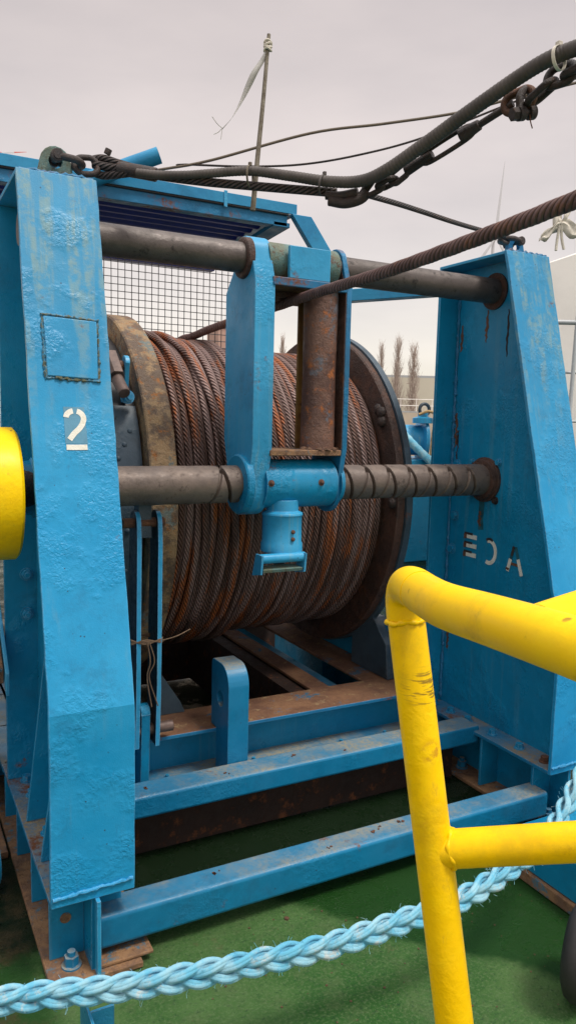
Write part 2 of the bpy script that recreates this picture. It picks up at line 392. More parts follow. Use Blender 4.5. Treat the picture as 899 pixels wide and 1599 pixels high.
# ------------------------------------------------------------------ side frames
YB, YT, YR = 2.02, 2.425, 2.85           # front bottom, front top, rear
ZB, ZK, ZT = .262, .80, 2.317            # base flange, knee, top
SL = (YT - YB) / (ZT - ZK)
def fy(z): return YB if z < ZK else YB + (z - ZK) * SL
T_ = np.array([0, YT - YB, ZT - ZK]); T_ /= np.linalg.norm(T_); NF = np.array([0, -T_[2], T_[1]])   # slope direction and outward normal
def onf(x, t, h=0.):                      # point on the sloping front flange
    return np.array([x, YB, ZK]) + T_ * t + NF * h
def wavyring(p, n=40): return p
def side_frame(x0, x1, label, left):
    xm = (x0 + x1) / 2
    r = root('side_frame', (xm, 2.43, .246), label, 'winch frame')
    fm = 'blue_flange'
    # front flange: subdivided so that its long edges can waver a little
    prof = [(YB, ZB - .014), (YB, ZK), (YT, ZT)]
    mb = MB(); zs = [ZB - .016] + list(np.linspace(ZB + .03, ZK, 8)) + list(np.linspace(ZK, ZT, 34))[1:]
    V = []; F = []
    for z in zs:
        ja, jb = (random.uniform(-.0012, .0012) for _ in range(2)); jt = random.uniform(-.0008, .0008)
        y = fy(z); V += [(x0 + ja, y, z), (x1 + jb, y, z), (x1 + jb, y + .016, z), (x0 + ja, y + .016, z)]
    for i in range(len(zs) - 1):
        for a in range(4):
            b = (a + 1) % 4; F.append((4 * i + a, 4 * i + b, 4 * i + 4 + b, 4 * i + 4 + a))
    F += [(0, 1, 2, 3), tuple(4 * (len(zs) - 1) + k for k in (3, 2, 1, 0))]
    mb.add(V, F).build('front_flange', fm, r, .0022, angle=12)
    P = np.array([(x, YB - .002, ZB + .012 + .03 * (x - x0) + random.uniform(-.002, .002)) for x in np.arange(x0 + .004, x1 - .003, .008)])
    MB().tube(P, np.abs(RNG.normal(.006, .0012, len(P))), 8).build('weld_bead', fm, r)
    MB().box(x0, x1, YR - .016, YR, ZB, ZT - .014).build('back_flange', 'blue', r, .002)
    web = [(YB + .0165, ZB), (YB + .0165, ZK), (YT + .0165, ZT - .0145), (YR - .0165, ZT - .0145), (YR - .0165, ZB)]
    w = MB().prism(web, 'x', xm - .007, xm + .007).build('web', 'blue', r)
    # ragged cap plate
    MB().box(x0 + .001, x1 - .001, YT + .0165, YR, ZT - .0135, ZT - .001).build('top_plate', 'blue_pale', r, .002)
    P = np.array([(x, YT + .008, ZT + random.uniform(-.002, .003)) for x in np.arange(x0 + .01, x1 - .005, .009)])
    MB().tube(P, np.abs(RNG.normal(.006, .002, len(P))), 7).build('weld_bead', 'blue_rust', r)
    bf = MB().box(x0 - .002, x1 + .002, YB + .0165, YR + .12, .246, ZB - .001).build('base_flange', 'blue_dirty', r, .002)
    side = x0 + .055 if left else x0 + .05
    for y in (2.10, 2.24, 2.40, 2.56, 2.68, 2.80):
        MB().hexbolt((side if not left else x0 + .06, y, ZB), (0, 0, 1), .0165, .022, False).build('bolt', 'blue' if y != 2.10 else 'rustiron', bf)
    # gussets on the side of the web away from the drum (near frame) / none on the far one
    if left:
        for y, h in ((2.24, .55), (2.50, .66)):
            MB().prism([(x0 + .012, ZB), (xm - .008, ZB), (xm - .008, ZB + h), (xm - .03, ZB + h)], 'y', y, y + .012).build('gusset', 'blue', r, .0015)
        for z in (.884, 1.03):
            MB().hexbolt((.443, YR - .018, z), (0, -1, 0), .017, .02).build('bolt', 'blue', r)
    # round fillet welds where web meets flanges, seen as ragged lines
    for yy in (YR - .02,):
        P = [(xm - .012 if not left else xm + .012, yy - .004, z) for z in np.arange(ZB + .02, ZT - .05, .012)]
        P = np.array(P) + RNG.normal(0, .0012, (len(P), 3))
        MB().tube(P, np.abs(RNG.normal(.006, .0016, len(P))), 6).build('weld_bead', 'blue_rust', r)
    return r, w
XL0, XL1, XR0, XR1 = .367, .603, 2.267, 2.503
fl, webl = side_frame(XL0, XL1, 'blue steel side frame stencilled with the number 2', True)
fr, webr = side_frame(XR0, XR1, 'blue steel side frame with letters cut through its web', False)
# covered plate with raised weld on the near frame
P = [onf(.414, .940), onf(.566, .934), onf(.573, 1.120), onf(.414, 1.128)]
MB().quadprism([onf(.418, .944, .001), onf(.563, .939, .001), onf(.570, 1.116, .001), onf(.418, 1.122, .001)], NF * .006).build('access_cover', 'blue_flange', fl, .003)
ring = []
for a, b in zip(P, P[1:] + P[:1]):
    for t in np.linspace(0, 1, 26, endpoint=False): ring.append(a + (b - a) * t)
ring = np.array(ring + [ring[0]]) + NF * .002 + RNG.normal(0, .0011, (len(ring) + 1, 3))
MB().tube(ring, np.abs(RNG.normal(.0042, .0014, len(ring))), 6).build('cover_weld', 'cover_edge', fl)
# stencilled number 2
def ribbon2(pts, w, h0=.0012, h1=.0018, mapf=None):
    mb = MB(); Q = np.array(pts, float); T = np.gradient(Q, axis=0); T /= np.linalg.norm(T, axis=1)[:, None]; Nn = np.stack([-T[:, 1], T[:, 0]], 1)
    L = Q + Nn * w / 2; R_ = Q - Nn * w / 2; V = []; F = []
    for i in range(len(Q)): V += [mapf(*L[i], h1), mapf(*R_[i], h1), mapf(*R_[i], h0), mapf(*L[i], h0)]
    for i in range(len(Q) - 1):
        for a in range(4):
            b = (a + 1) % 4; F.append((4 * i + a, 4 * i + b, 4 * i + 4 + b, 4 * i + 4 + a))
    F += [(3, 2, 1, 0), tuple(4 * (len(Q) - 1) + k for k in range(4))]
    return mb.add(V, F)
cx2, ct2 = .4875, .822                    # centre of the upper bowl
def arc(cx, cy, rx, ry, a0, a1, n=14): return [(cx + rx * math.cos(math.radians(a)), cy + ry * math.sin(math.radians(a))) for a in np.linspace(a0, a1, n)]
st = root('stencil_number', onf(.487, .79), None, None); st.parent = fl; st.location = Vector(onf(.487, .79)) - fl.location
MB().quadprism([onf(.458, .748, .0004), onf(.521, .748, .0004), onf(.517, .856, .0004), onf(.458, .856, .0004)], NF * .0005).build('halo', 'slate', st)
ribbon2(arc(cx2, ct2, .024, .022, 172, 98), .0155, mapf=onf).build('number', 'white_stencil_sky', st)
ribbon2(arc(cx2 + .002, ct2, .024, .022, 76, -12) + [(.5085, .805), (.500, .793), (.484, .778), (.470, .760)], .0155, mapf=onf).build('number', 'white_stencil_sky', st)
ribbon2([(.460, .7375), (.49, .7375), (.519, .738)], .0155, mapf=onf).build('number', 'white_stencil_sky', st)
# letters cut in the far frame's web, seen from the back: E, C, A mirrored; white inlays paint the sky seen through
XW = 2.385 - .007
def onw(y, z, h=0.): return np.array([XW - h, y, z])
lt = root('cut_letters', (XW, 2.5, 1.0), None, None); lt.parent = fr; lt.location = Vector((XW, 2.5, 1.0)) - fr.location
def strip(pts, w, mat, h0=.0006, h1=.0016, nm='letter'): return ribbon2(pts, w, h0, h1, onw).build(nm, mat, lt)
strip([(2.616, 1.30), (2.612, 1.25), (2.615, 1.18), (2.610, 1.135)], .034, 'stain', .0002, .0004, 'dirt_streak')
for z in (1.094, 1.052, 1.010):           # E
    strip([(2.712, z + .002), (2.632, z)], .020, 'white_stencil_sky'); strip([(2.714, z + .014), (2.66, z + .013)], .010, 'blackiron', .001, .0022, 'shade_rust_edge')  # black strip paints the shade along the upper edge of each cut
    strip([(2.718, z), (2.700, z)], .023, 'rustiron', .0012, .0024, 'shade_rust_edge')
strip(arc(2.548, 1.044, .040, .050, 70, 295, 26), .018, 'white_stencil_sky')
strip(arc(2.548, 1.050, .040, .052, 60, 120, 9), .011, 'blackiron', .001, .0022, 'shade_rust_edge')  # painted shade along the top of the C
strip([(2.425, .988), (2.398, 1.09)], .017, 'stain'); strip([(2.348, .982), (2.388, 1.09)], .017, 'stain'); strip([(2.408, 1.05), (2.398, 1.092)], .012, 'blackiron', .001, .002)
strip([(2.429, .980), (2.414, 1.035)], .018, 'white_stencil_sky', .001, .0022); strip([(2.345, .972), (2.370, 1.04)], .018, 'white_stencil_sky', .001, .0022)
strip([(2.418, 1.016), (2.364, 1.013)], .012, 'rustiron', .001, .002); strip([(2.43, .985), (2.428, .995)], .02, 'rustiron', .0014, .0026)
def blotch(y, z, h, w, mat='rustiron'):
    n = 14; zz = np.linspace(z, z - h, n); mb = MB(); V = []; F = []
    for i, q in enumerate(zz):
        ww = w * (.35 + .65 * math.sin(PI * (i + .6) / n)) * random.uniform(.5, 1.3); c = y + random.uniform(-.3, .3) * w
        V += [onw(c - ww / 2, q, .0012), onw(c + ww / 2, q, .0012), onw(c + ww / 2, q, .0002), onw(c - ww / 2, q, .0002)]
    for i in range(n - 1):
        for k in range(4): F.append((4 * i + k, 4 * i + (k + 1) % 4, 4 * i + 4 + (k + 1) % 4, 4 * i + 4 + k))
    F += [(3, 2, 1, 0), tuple(4 * (n - 1) + k for k in range(4))]
    mb.add(V, F).build('rust_patch', mat, fr)
for y, z, h, w_ in ((2.805, 2.06, .12, .018), (2.81, 1.66, .16, .022), (2.80, 1.48, .05, .014), (2.795, 1.58, .10, .012), (2.51, 2.10, .20, .012), (2.64, 2.11, .14, .016), (2.80, .62, .09, .018), (2.62, 1.22, .07, .02)): blotch(y, z, h, w_, 'rustiron' if w_ > .015 else 'rustplate')
# bolts and rust on far web
for y, z, mt in ((2.968, 1.006, 'blue'), ):
    pass
for (y, z) in ((2.80, 1.02), (2.79, 1.18), (2.80, .78), (2.79, 1.42)):
    MB().hexbolt((XW, y, z), (-1, 0, 0), .019, .016, False).build('bolt', 'blue', fr)
# collars at the rods
for f_, xw, dr in ((fr, XW, -1), (fl, .485 + .007, 1)):
    MB().lathe((xw, 2.6, 1.364), (dr, 0, 0), [(0, .10), (.012, .10), (.014, .092), (.03, .088), (.032, .072)], 36).build('bearing_collar', 'brown', f_)
    MB().lathe((xw, 2.6, 2.185), (dr, 0, 0), [(0, .078), (.008, .078), (.010, .06)], 36).build('bearing_collar', 'brown', f_)
    for a in (40, 135, 230, 320):
        y, z = 2.6 + .115 * math.cos(math.radians(a)), 1.364 + .115 * math.sin(math.radians(a))
        MB().hexbolt((xw, y, z), (dr, 0, 0), .013, .014, False).build('bolt', 'blue' if a != 230 else 'blackiron', f_)
MB().lathe((.485 - .007, 2.6, 1.364), (-1, 0, 0), [(0, .10), (.05, .10), (.055, .09), (.085, .088), (.087, .05)], 36).build('bearing_housing', 'blue', fl, .002)

def lifting_eye(parent, x, y, z, w, h, mat='teal'):
    o = [(x - w / 2, z), (x + w / 2, z)] + [(x + w * .36 * math.cos(a), z + h * .6 + w * .36 * math.sin(a)) for a in np.linspace(.1, PI - .1, 9)]
    return MB().ringplate(o, (x, z + h * .6), w * .16, 'y', y, y + .02).build('lifting_eye', mat, parent, .002)
lifting_eye(fl, .512, 2.58, ZT - .002, .13, .14)
lifting_eye(fr, 2.465, 2.58, ZT - .002, .12, .11, 'blue_rust')
# ------------------------------------------------------------------ rods
MB().cyl((.40, 2.6, 2.185), (2.47, 2.6, 2.185), .0535, 40).build('guide_rod', 'rod', None, .002)
tag(bpy.data.objects['guide_rod'], 'smooth dark round bar crossing between the tops of both side frames', 'guide rod')
def groove(S, ph, R_):
    X = S + .40; p = .105
    out = np.zeros(np.broadcast(X, ph).shape)
    inr = (((X > 1.02) & (X < 1.20)) | ((X > 1.5) & (X < 2.29)))
    a = np.abs(((X / p - ph / (2 * PI)) % 1) - .5) * p; b = np.abs(((X / p + ph / (2 * PI) + .35) % 1) - .5) * p
    d = np.clip((.0066 - a) / .002, 0, 1) * .024; e = np.clip((.006 - b) / .0025, 0, 1) * .012
    lim = (X > 1.07) | (X < .9)
    wear = .0006 * np.sin(X * 37 + ph * 2) * np.sin(ph * 3 + X * 11)
    return R_ - np.where(inr, np.maximum(d, e), 0) + wear
MB().tube(np.stack([np.arange(1020) * .002 + .40, np.full(1020, 2.6), np.full(1020, 1.364)], 1), .0695, 96, rf=groove).build('screw_shaft', 'shaft', None, angle=60)
tag(bpy.data.objects['screw_shaft'], 'thick brown shaft with crossing spiral grooves passing in front of the drum', 'screw shaft')

# ------------------------------------------------------------------ rope guide carriage
cg = root('rope_guide_carriage', (1.385, 2.6, 1.05), 'blue travelling rope guide carriage holding an upright rusty roller', 'rope guide')
def cheek(x0, x1, mat='blue_pale', rear=2.765):
    o = [(2.505, 1.50), (2.505, 2.10), (2.548, 2.215)] + [(2.612 + .068 * math.cos(a), 2.197 + .068 * math.sin(a)) for a in np.linspace(PI * .86, 0, 10)] + \
        [(2.70, 2.15), (rear, 2.08), (rear, 1.53), (2.73, 1.42)] + [(2.63 + .10 * math.cos(a), 1.345 + .10 * math.sin(a)) for a in np.linspace(0, -PI, 14)] + [(2.53, 1.39)]
    return MB().prism(o, 'x', x0, x1).build('cheek_plate', mat, cg, .003, segs=2)
cheek(1.180, 1.260); rc_ = cheek(1.562, 1.584, 'blue_rust')
MB().prism([(2.508, 1.50), (2.508, 2.09), (2.56, 2.20), (2.66, 2.20), (2.74, 2.07), (2.74, 1.50)], 'x', 1.5585, 1.5615).build('wear_lining', 'brown', cg)
for x, d in ((1.180, -1),):
    MB().lathe((x, 2.6, 1.364), (d, 0, 0), [(-.01, .112), (.014, .112), (.02, .106), (.02, .074)], 44).build('bush_flange', 'blue', cg, .0015)
    MB().lathe((x, 2.6, 2.185), (d, 0, 0), [(-.01, .074), (.012, .072), (.016, .066), (.016, .056)], 40).build('bush_flange', 'brown', cg, .0015)
MB().lathe((1.584, 2.6, 1.364), (1, 0, 0), [(-.01, .085), (.006, .085), (.006, .074)], 40).build('bush_flange', 'blue', cg)
MB().cyl((1.252, 2.6, 2.185), (1.548, 2.6, 2.185), .068, 36).build('top_sleeve', 'teal', cg)
MB().box(1.318, 1.488, 2.508, 2.526, 2.118, 2.232).build('stop_plate', 'blue_pale', cg, .002)
MB().box(1.252, 1.558, 2.516, 2.80, 2.088, 2.112).build('top_plate', 'rusttop', cg, .003)
MB().box(1.250, 1.560, 2.500, 2.516, 2.086, 2.116).build('front_lip', 'blue_rust', cg, .003)
MB().box(1.252, 1.558, 2.504, 2.74, 1.474, 1.496).build('bottom_plate', 'rusttan', cg, .003)
sc_ = MB()
MB().lathe((1.490, 2.575, 1.496), (0, 0, 1), [(0, .068), (.015, .066), (.30, .0635), (.575, .066), (.592, .066)], 40).build('roller', 'roller', cg, .001)
MB().box(1.452, 1.492, 2.675, 2.69, 1.496, 2.088).build('guide_strip', 'mustard', cg, .002)
MB().cyl((1.246, 2.6, 1.364), (1.552, 2.6, 1.364), .093, 44).build('nut_housing', 'blue', cg)
for x in (1.262, 1.475):
    MB().lathe((x, 2.512, 1.372), (0, -1, .1), [(0, .013), (.006, .013), (.007, .008), (.016, .0075), (.02, .003)], 10).build('grease_nipple', 'rustiron', cg)
MB().lathe((1.345, 2.575, 1.275), (0, 0, -1), [(-.03, .062), (.012, .062), (.02, .078), (.027, .080), (.034, .076), (.13, .076), (.138, .080), (.168, .081), (.172, .074)], 44).build('pin_housing', 'blue_pale', cg, .001)
for z in (1.188, 1.160): MB().lathe((1.352, 2.505, z), (0, -1, 0), [(-.01, .008), (.012, .008), (.016, .004)], 10).build('grease_nipple', 'rustiron', cg)
MB().box(1.262, 1.556, 2.62, 2.795, 2.066, 2.0875).build('inner_box', 'brown', cg, .002)
for k_ in range(16):
    a_ = random.uniform(PI * .9, PI * 2.1); q_ = random.uniform(.062, .085)
    MB().lathe((1.490 + q_ * math.cos(a_), 2.565 + q_ * .75 * math.sin(a_), 1.494), (random.uniform(-.3, .3), random.uniform(-.3, .3), 1), [(0, random.uniform(.009, .017)), (.007, .011), (.013, .004)], 7).build('grease_lump', 'grease', cg)
hb = MB().cyl((1.215, 2.50, 1.092), (1.405, 2.50, 1.092), .0185, 24).build('handle_bar', 'blue_pale', cg, .002)
for x in (1.218, 1.400):
    MB().prism([(2.475, 1.108), (2.53, 1.108), (2.56, 1.02), (2.485, 1.035)], 'x', x - .004, x + .004).build('handle_cheek', 'blue_pale', hb, .001)
MB().quadprism([(1.226, 2.485, 1.052), (1.392, 2.485, 1.052), (1.372, 2.53, 1.062), (1.246, 2.53, 1.062)], np.array([0, .004, -.012])).build('scraper', 'teal', hb, .001)
MB().cyl((1.33, 2.56, 1.10), (1.33, 2.56, 1.05), .02, 12).build('swivel_pin', 'dark', cg)

# ------------------------------------------------------------------ drum
DY, DZ = 3.60, 1.243
dr = root('winch_drum', (1.5, DY, DZ), 'large rusty winch drum with tan end disc, between the side frames', 'winch drum')
MB().cyl((.99, DY, DZ), (2.08, DY, DZ), .685, 90).build('barrel', 'brown', dr)
def worndisc(x0, x1, r, mat, nm='end_disc'):
    n = 150; mb = MB(); V = []; F = []
    jit = np.cumsum(RNG.normal(0, .0006, n)); jit -= np.linspace(0, jit[-1], n); jit = np.clip(jit, -.004, .004)
    prof = [(x0, .1), (x0, r - .006), (x0 + .006, r), (x1 - .006, r), (x1, r - .006), (x1, .1)]
    for k, (x, rr) in enumerate(prof):
        for i in range(n):
            a = 2 * PI * i / n; q = rr + (jit[i] if rr > .2 else 0); V.append((x, DY + q * math.cos(a), DZ + q * math.sin(a)))
    for k in range(5):
        for i in range(n): j = (i + 1) % n; F.append((k * n + i, k * n + j, (k + 1) * n + j, (k + 1) * n + i))
    return mb.add(V, F).build(nm, mat, dr)
worndisc(.89, 1.0, .822, 'tan_disc')
d2 = worndisc(2.045, 2.085, .817, 'brown')
rim = MB(); n = 160; V = []; F = []
for x, r in ((2.078, .70), (2.086, .823), (2.118, .823), (2.122, .70)):
    for i in range(n): a = 2 * PI * i / n; V.append((x, DY + r * math.cos(a), DZ + r * math.sin(a)))
for k in range(3):
    for i in range(n): j = (i + 1) % n; F.append((k * n + i, k * n + j, (k + 1) * n + j, (k + 1) * n + i))
F.append(tuple(range(n))); F.append(tuple(range(3 * n, 4 * n))[::-1]); rim.add(V, F).build('outer_rim', 'blue_grey', dr)
# greasy lumps and a clamp on the inner face of the far disc
for a, rr in ((118, .775), (121, .76), (116, .76), (150, .77)):
    y, z = DY + rr * math.cos(math.radians(a + 30)), DZ + rr * math.sin(math.radians(a + 30))
    MB().lathe((2.045, y, z), (-1, 0, 0), [(-.01, .03), (.012, .026), (.022, .012)], 9).build('rope_clamp', 'blackiron', d2, .002)
MB().cyl((.74, DY, DZ), (.885, DY, DZ), .742, 110).build('brake_drum', 'dark', dr)
bb = MB()
bd = root('brake_band', (.81, DY, DZ), None, None); bd.parent = dr; bd.location = Vector((.81, DY, DZ)) - dr.location
def band(a0, a1, x0, x1, r0, r1, n=90):
    V = []; F = []
    for i in range(n):
        a = math.radians(a0 + (a1 - a0) * i / (n - 1))
        for x, r in ((x0, r0), (x1, r0), (x1, r1), (x0, r1)): V.append((x, DY + r * math.cos(a), DZ + r * math.sin(a)))
    for i in range(n - 1):
        for a in range(4): b = (a + 1) % 4; F.append((4 * i + a, 4 * i + b, 4 * i + 4 + b, 4 * i + 4 + a))
    F += [(0, 1, 2, 3), tuple(4 * (n - 1) + k for k in (3, 2, 1, 0))]
    return MB().add(V, F)
band(148, 400, .755, .882, .744, .762).build('band', 'blue_grey', bd, .001)
rv0 = None
for i, a in enumerate(np.arange(152, 300, 4.2)):
    x = (.79, .845, .818)[i % 3]; r = .762; ar = math.radians(a)
    c = (x, DY + r * math.cos(ar), DZ + r * math.sin(ar)); d = (0, math.cos(ar), math.sin(ar))
    MB().lathe(c, d, [(-.002, .011), (.004, .009), (.007, .004)], 10).build('rivet', 'blue_grey', bd)
# ------------------------------------------------------------------ brake tension gear
bt = root('brake_tension_screw', (.81, 2.92, 1.70), 'blue clevis with rusty tension screw at the top of the brake band', 'brake screw')
MB().prism([(2.96, 1.66), (2.93, 1.80)] + [(2.955 + .03 * math.cos(a), 1.81 + .03 * math.sin(a)) for a in np.linspace(PI, 0, 7)] + [(3.01, 1.66)], 'x', .835, .853).build('clevis', 'blue_pale', bt, .002)
MB().cyl((.76, 2.965, 1.80), (.84, 2.965, 1.80), .02, 16).build('cross_pin', 'rustiron', bt)
MB().tube(np.array([(.79, 3.0, 1.84), (.80, 2.93, 1.755)]), .036, 6).build('hex_nut', 'grey_pipe', bt, .002)
MB().cyl((.80, 2.94, 1.76), (.812, 2.86, 1.69), .023, 18).build('threaded_end', 'grey_pipe', bt, .003)
MB().hexbolt((.84, 2.92, 1.68), (0, -1, 0), .02, .03).build('bolt', 'blue_pale', bt)
bl = root('brake_linkage', (.82, 2.68, .30), 'pair of long flat blue link bars pinned upright in front of the drum end', 'brake linkage')
def linkbar(x):
    xs = (2.62, 2.69)
    o = [(2.615, 1.15)] + [(2.665 + .045 * math.cos(a), 1.225 + .045 * math.sin(a)) for a in np.linspace(PI, 0, 9)] + [(2.73, .90), (2.745, .45), (2.70, .38), (2.64, .38), (2.625, .60)]
    b_ = MB().prism(o, 'x', x, x + .014).build('link_bar', 'greasy_bar', bl, .002)
    f_ = [p for p in o if p[0] < 2.66]; f_ = sorted(f_, key=lambda p: p[1]); mb = MB(); V = []; F = []
    for (y, z) in f_: V += [(x - .001, y - .004, z), (x + .015, y - .004, z), (x + .015, y - .0005, z), (x - .001, y - .0005, z)]
    for i in range(len(f_) - 1):
        for k in range(4): F.append((4 * i + k, 4 * i + (k + 1) % 4, 4 * i + 4 + (k + 1) % 4, 4 * i + 4 + k))
    F += [(3, 2, 1, 0), tuple(4 * (len(f_) - 1) + k for k in range(4))]
    mb.add(V, F).build('painted_edge', 'blue_pale', b_)
    return b_
b1 = linkbar(.788); b2 = linkbar(.866)
MB().cyl((.745, 2.655, 1.225), (.90, 2.655, 1.225), .018, 20).build('pin', 'rustiron', bl, .002)
MB().cyl((.755, 2.675, .435), (.945, 2.675, .435), .021, 20).build('pin', 'grey_pipe', bl, .003)
MB().prism([(2.64, 1.17), (2.645, 1.34), (2.70, 1.36), (2.70, 1.17)], 'x', .80, .850).build('centre_link', 'blue_grey', bl, .003)
MB().prism([(2.665, .20), (2.65, .50)] + [(2.685 + .035 * math.cos(a), .50 + .035 * math.sin(a)) for a in np.linspace(PI, 0, 8)] + [(2.75, .20)], 'x', .815, .850).build('anchor_lug', 'blue', bl, .002)
tw = MB()
for dz in (0, .006, -.005, .011):
    L = [(.770, 2.625, .79 + dz), (.82, 2.612, .795 - dz), (.885, 2.625, .787 + dz), (.89, 2.70, .79 - dz), (.82, 2.72, .79), (.766, 2.70, .792), (.770, 2.625, .79 + dz)]
    tw.tube(smooth(L, .01), .0026, 6)
for dx in (0, .008): tw.tube(smooth([(.825 + dx, 2.61, .79), (.832 + dx * 2, 2.60, .72), (.822 + dx, 2.605, .66), (.838 + dx * 3, 2.60, .55)], .01), .0024, 6)
tw.tube(smooth([(.885, 2.62, .79), (.94, 2.62, .80), (1.0, 2.64, .815)], .01), .0022, 6)
tag(tw.build('twine', 'twine'), 'brown twine knotted around the two upright link bars', 'twine')

# ------------------------------------------------------------------ wire rope
wr = root('wire_rope', (1.5, 2.6, 1.95), 'thick rusty steel wire rope wound on the drum and led up through the guide', 'wire rope')
RD = .0151
wd = MB(); pitch = .0322
def turn(x0, R0, lean=0., ph0=0.):
    n = 300; a = np.linspace(0, 2 * PI, n)
    jx = .0016 * np.sin(a * 2 + ph0) + .0012 * np.sin(a * 5 + ph0 * 3); jr = .0014 * np.sin(a * 3 + ph0 * 1.7) + .001 * np.sin(a * 7 + ph0)
    x = x0 + jx + lean * np.sin(a); r = R0 + jr
    wd.tube(np.stack([x, DY + r * np.cos(a), DZ + r * np.sin(a)], 1), RD, 14, caps=False)
k = 0; x = 1.0 + RD
while x < 2.045 - RD * .6:
    turn(x, .695 + random.uniform(-.003, .003) + (.0 if x < 1.9 else -.004), .004 if x < 1.5 else .0, k * 1.3); x += pitch * random.uniform(.985, 1.03); k += 1
wd.build('lower_winding', 'rope', wr, angle=80)
wd = MB(); x = 1.0 + RD * 1.05; k = 0
while x < 1.40:
    turn(x, .727 + random.uniform(-.004, .004), .012 + .008 * math.sin(k), k * 2.1 + 1); x += pitch * random.uniform(1.0, 1.09); k += 1
wd.build('upper_winding', 'rope', wr, angle=80)
# two lazy crossing turns at the near end
wd = MB()
for (xa, xb, ph) in ((1.05, 1.30, .4), (1.03, 1.16, 1.3)):
    n = 200; a = np.linspace(PI * 1.25, PI * .25, n); t = np.linspace(0, 1, n)
    r = .727 + .030 * np.sin(PI * np.clip(t * 1.02, 0, 1)) ** .35
    xx = xb + (xa - xb) * (t ** 1.4)
    wd.tube(np.stack([xx + .004 * np.sin(t * 9 + ph), DY + r * np.cos(a), DZ + r * np.sin(a)], 1), RD, 14)
wd.build('crossing_turns', 'rope', wr, angle=80)
ld = MB()
a = np.linspace(1.18, PI / 2 + .03, 8)
lead = [(1.31 + .01 * i, DY + .76 * math.cos(q), DZ + .76 * math.sin(q)) for i, q in enumerate(np.linspace(.9, 1.62, 5))]
lead += [(1.352, 3.3, 2.018), (1.366, 2.9, 2.036), (1.378, 2.62, 2.050), (1.376, 2.52, 2.053), (1.36, 2.35, 2.052), (1.30, 1.8, 2.040), (1.221, 1.121, 2.048), (1.14, .45, 2.075), (1.10, .1, 2.10)]
ld.tube(smooth(lead, .004), .0178, 30, rf=lambda S, ph, R_: R_ * (1 + .02 * np.sin(6 * ph + S * 6 * 2 * PI / .125) + .025 * np.sin(S * 61 + ph)))
ld.build('running_line', 'rope_run', wr, angle=80)

# ------------------------------------------------------------------ foundations
def foundation(x0, x1, label, left):
    xm = (x0 + x1) / 2; r = root('foundation_beam', (xm, 3.2, 0), label, 'beam', 'beams under the side frames')
    MB().box(xm - .006, xm + .006, 2.03, 4.7, .022, .2455).build('web', 'blue', r)
    bp = MB().box(x0 - .006, x1 + .02, 2.0, 4.7, .004, .022).build('bottom_flange', 'rusttan', r, .003)
    MB().box(x0, x1, YR + .125, 4.7, .228, .2455).build('top_flange', 'blue_dust', r, .002)
    for y in (2.12, 2.42, 2.72, 3.02, 3.4, 3.8):
        MB().box(x0 + .012, xm - .0065, y, y + .012, .0225, .2455).build('stiffener', 'blue', r, .0015)
        MB().box(xm + .0065, x1 - .012, y, y + .012, .0225, .2455).build('stiffener', 'blue', r, .0015)
    for x, y in (((x0 + .065), 2.075), ((x0 + .065), 2.6), ((x1 - .06), 2.6)):
        MB().hexbolt((x, y, .022), (0, 0, 1), .021, .032).build('anchor_bolt', 'blue_dust', bp)
    return r
fb1 = foundation(XL0, XL1, 'blue foundation beam with rusty foot under the frame marked 2', True)
fb2 = foundation(XR0, XR1, 'blue foundation beam with open pockets under the frame with cut letters', False)
# rusty filled hole in the near stiffener, near end plate
MB().cyl((.425, 2.119, .145), (.425, 2.117, .145), .016, 20).build('plugged_hole', 'rusttan', fb1)
MB().box(.488, .50, 2.0, 2.029, .022, .2455).build('end_plate', 'blue_pale', fb1, .0015)
MB().box(.5, .66, 2.02, 2.36, .0235, .034).build('foot_pad', 'rusttan', fb1, .003)
MB().box(2.20, 2.27, 1.98, 2.14, .006, .05).build('foot_pad', 'blackiron', fb2, .003)

def roundbox(x0, x1, y0, y1, z0, z1): return MB().box(x0, x1, y0, y1, z0, z1)
c1 = tag(roundbox(.503, 2.30, 2.05, 2.155, .056, .160).build('cross_beam', 'blue_dust', None, .014, segs=4), 'long blue square tube at the front, joining the feet of the two frames', 'beam', 'square tubes across the winch base')
c2 = tag(roundbox(.60, 2.30, 2.46, 2.58, .200, .283).build('cross_beam', 'blue_dust', None, .012, segs=4), 'blue square tube with speckled dirt just below the upright lug', 'beam', 'square tubes across the winch base')
# flakes of rust on the tubes
fk = MB()
for (x, y, z) in ((1.50, 2.10, .161), (1.53, 2.115, .161), (1.68, 2.09, .161), (1.62, 2.12, .161), (1.30, 2.08, .161), (.9, 2.11, .161), (1.72, 2.10, .161), (1.1, 2.5, .284), (1.4, 2.53, .284), (.78, 2.52, .284), (1.62, 2.49, .284)):
    for q in range(3):
        dx, dy = random.uniform(-.012, .012), random.uniform(-.008, .008); a = random.uniform(0, 3); s_ = random.uniform(.003, .009)
        p = [(x + dx + s_ * math.cos(a + t) * (1 if i % 2 else .5), y + dy + s_ * math.sin(a + t), z) for i, t in enumerate(np.linspace(0, 5, 5))]
        fk.quadprism(p, np.array([0, 0, .002]))
tag(fk.build('rust_flakes', 'rustiron'), 'loose brown rust flakes lying on the blue square tubes', 'rust flakes', kind='stuff')

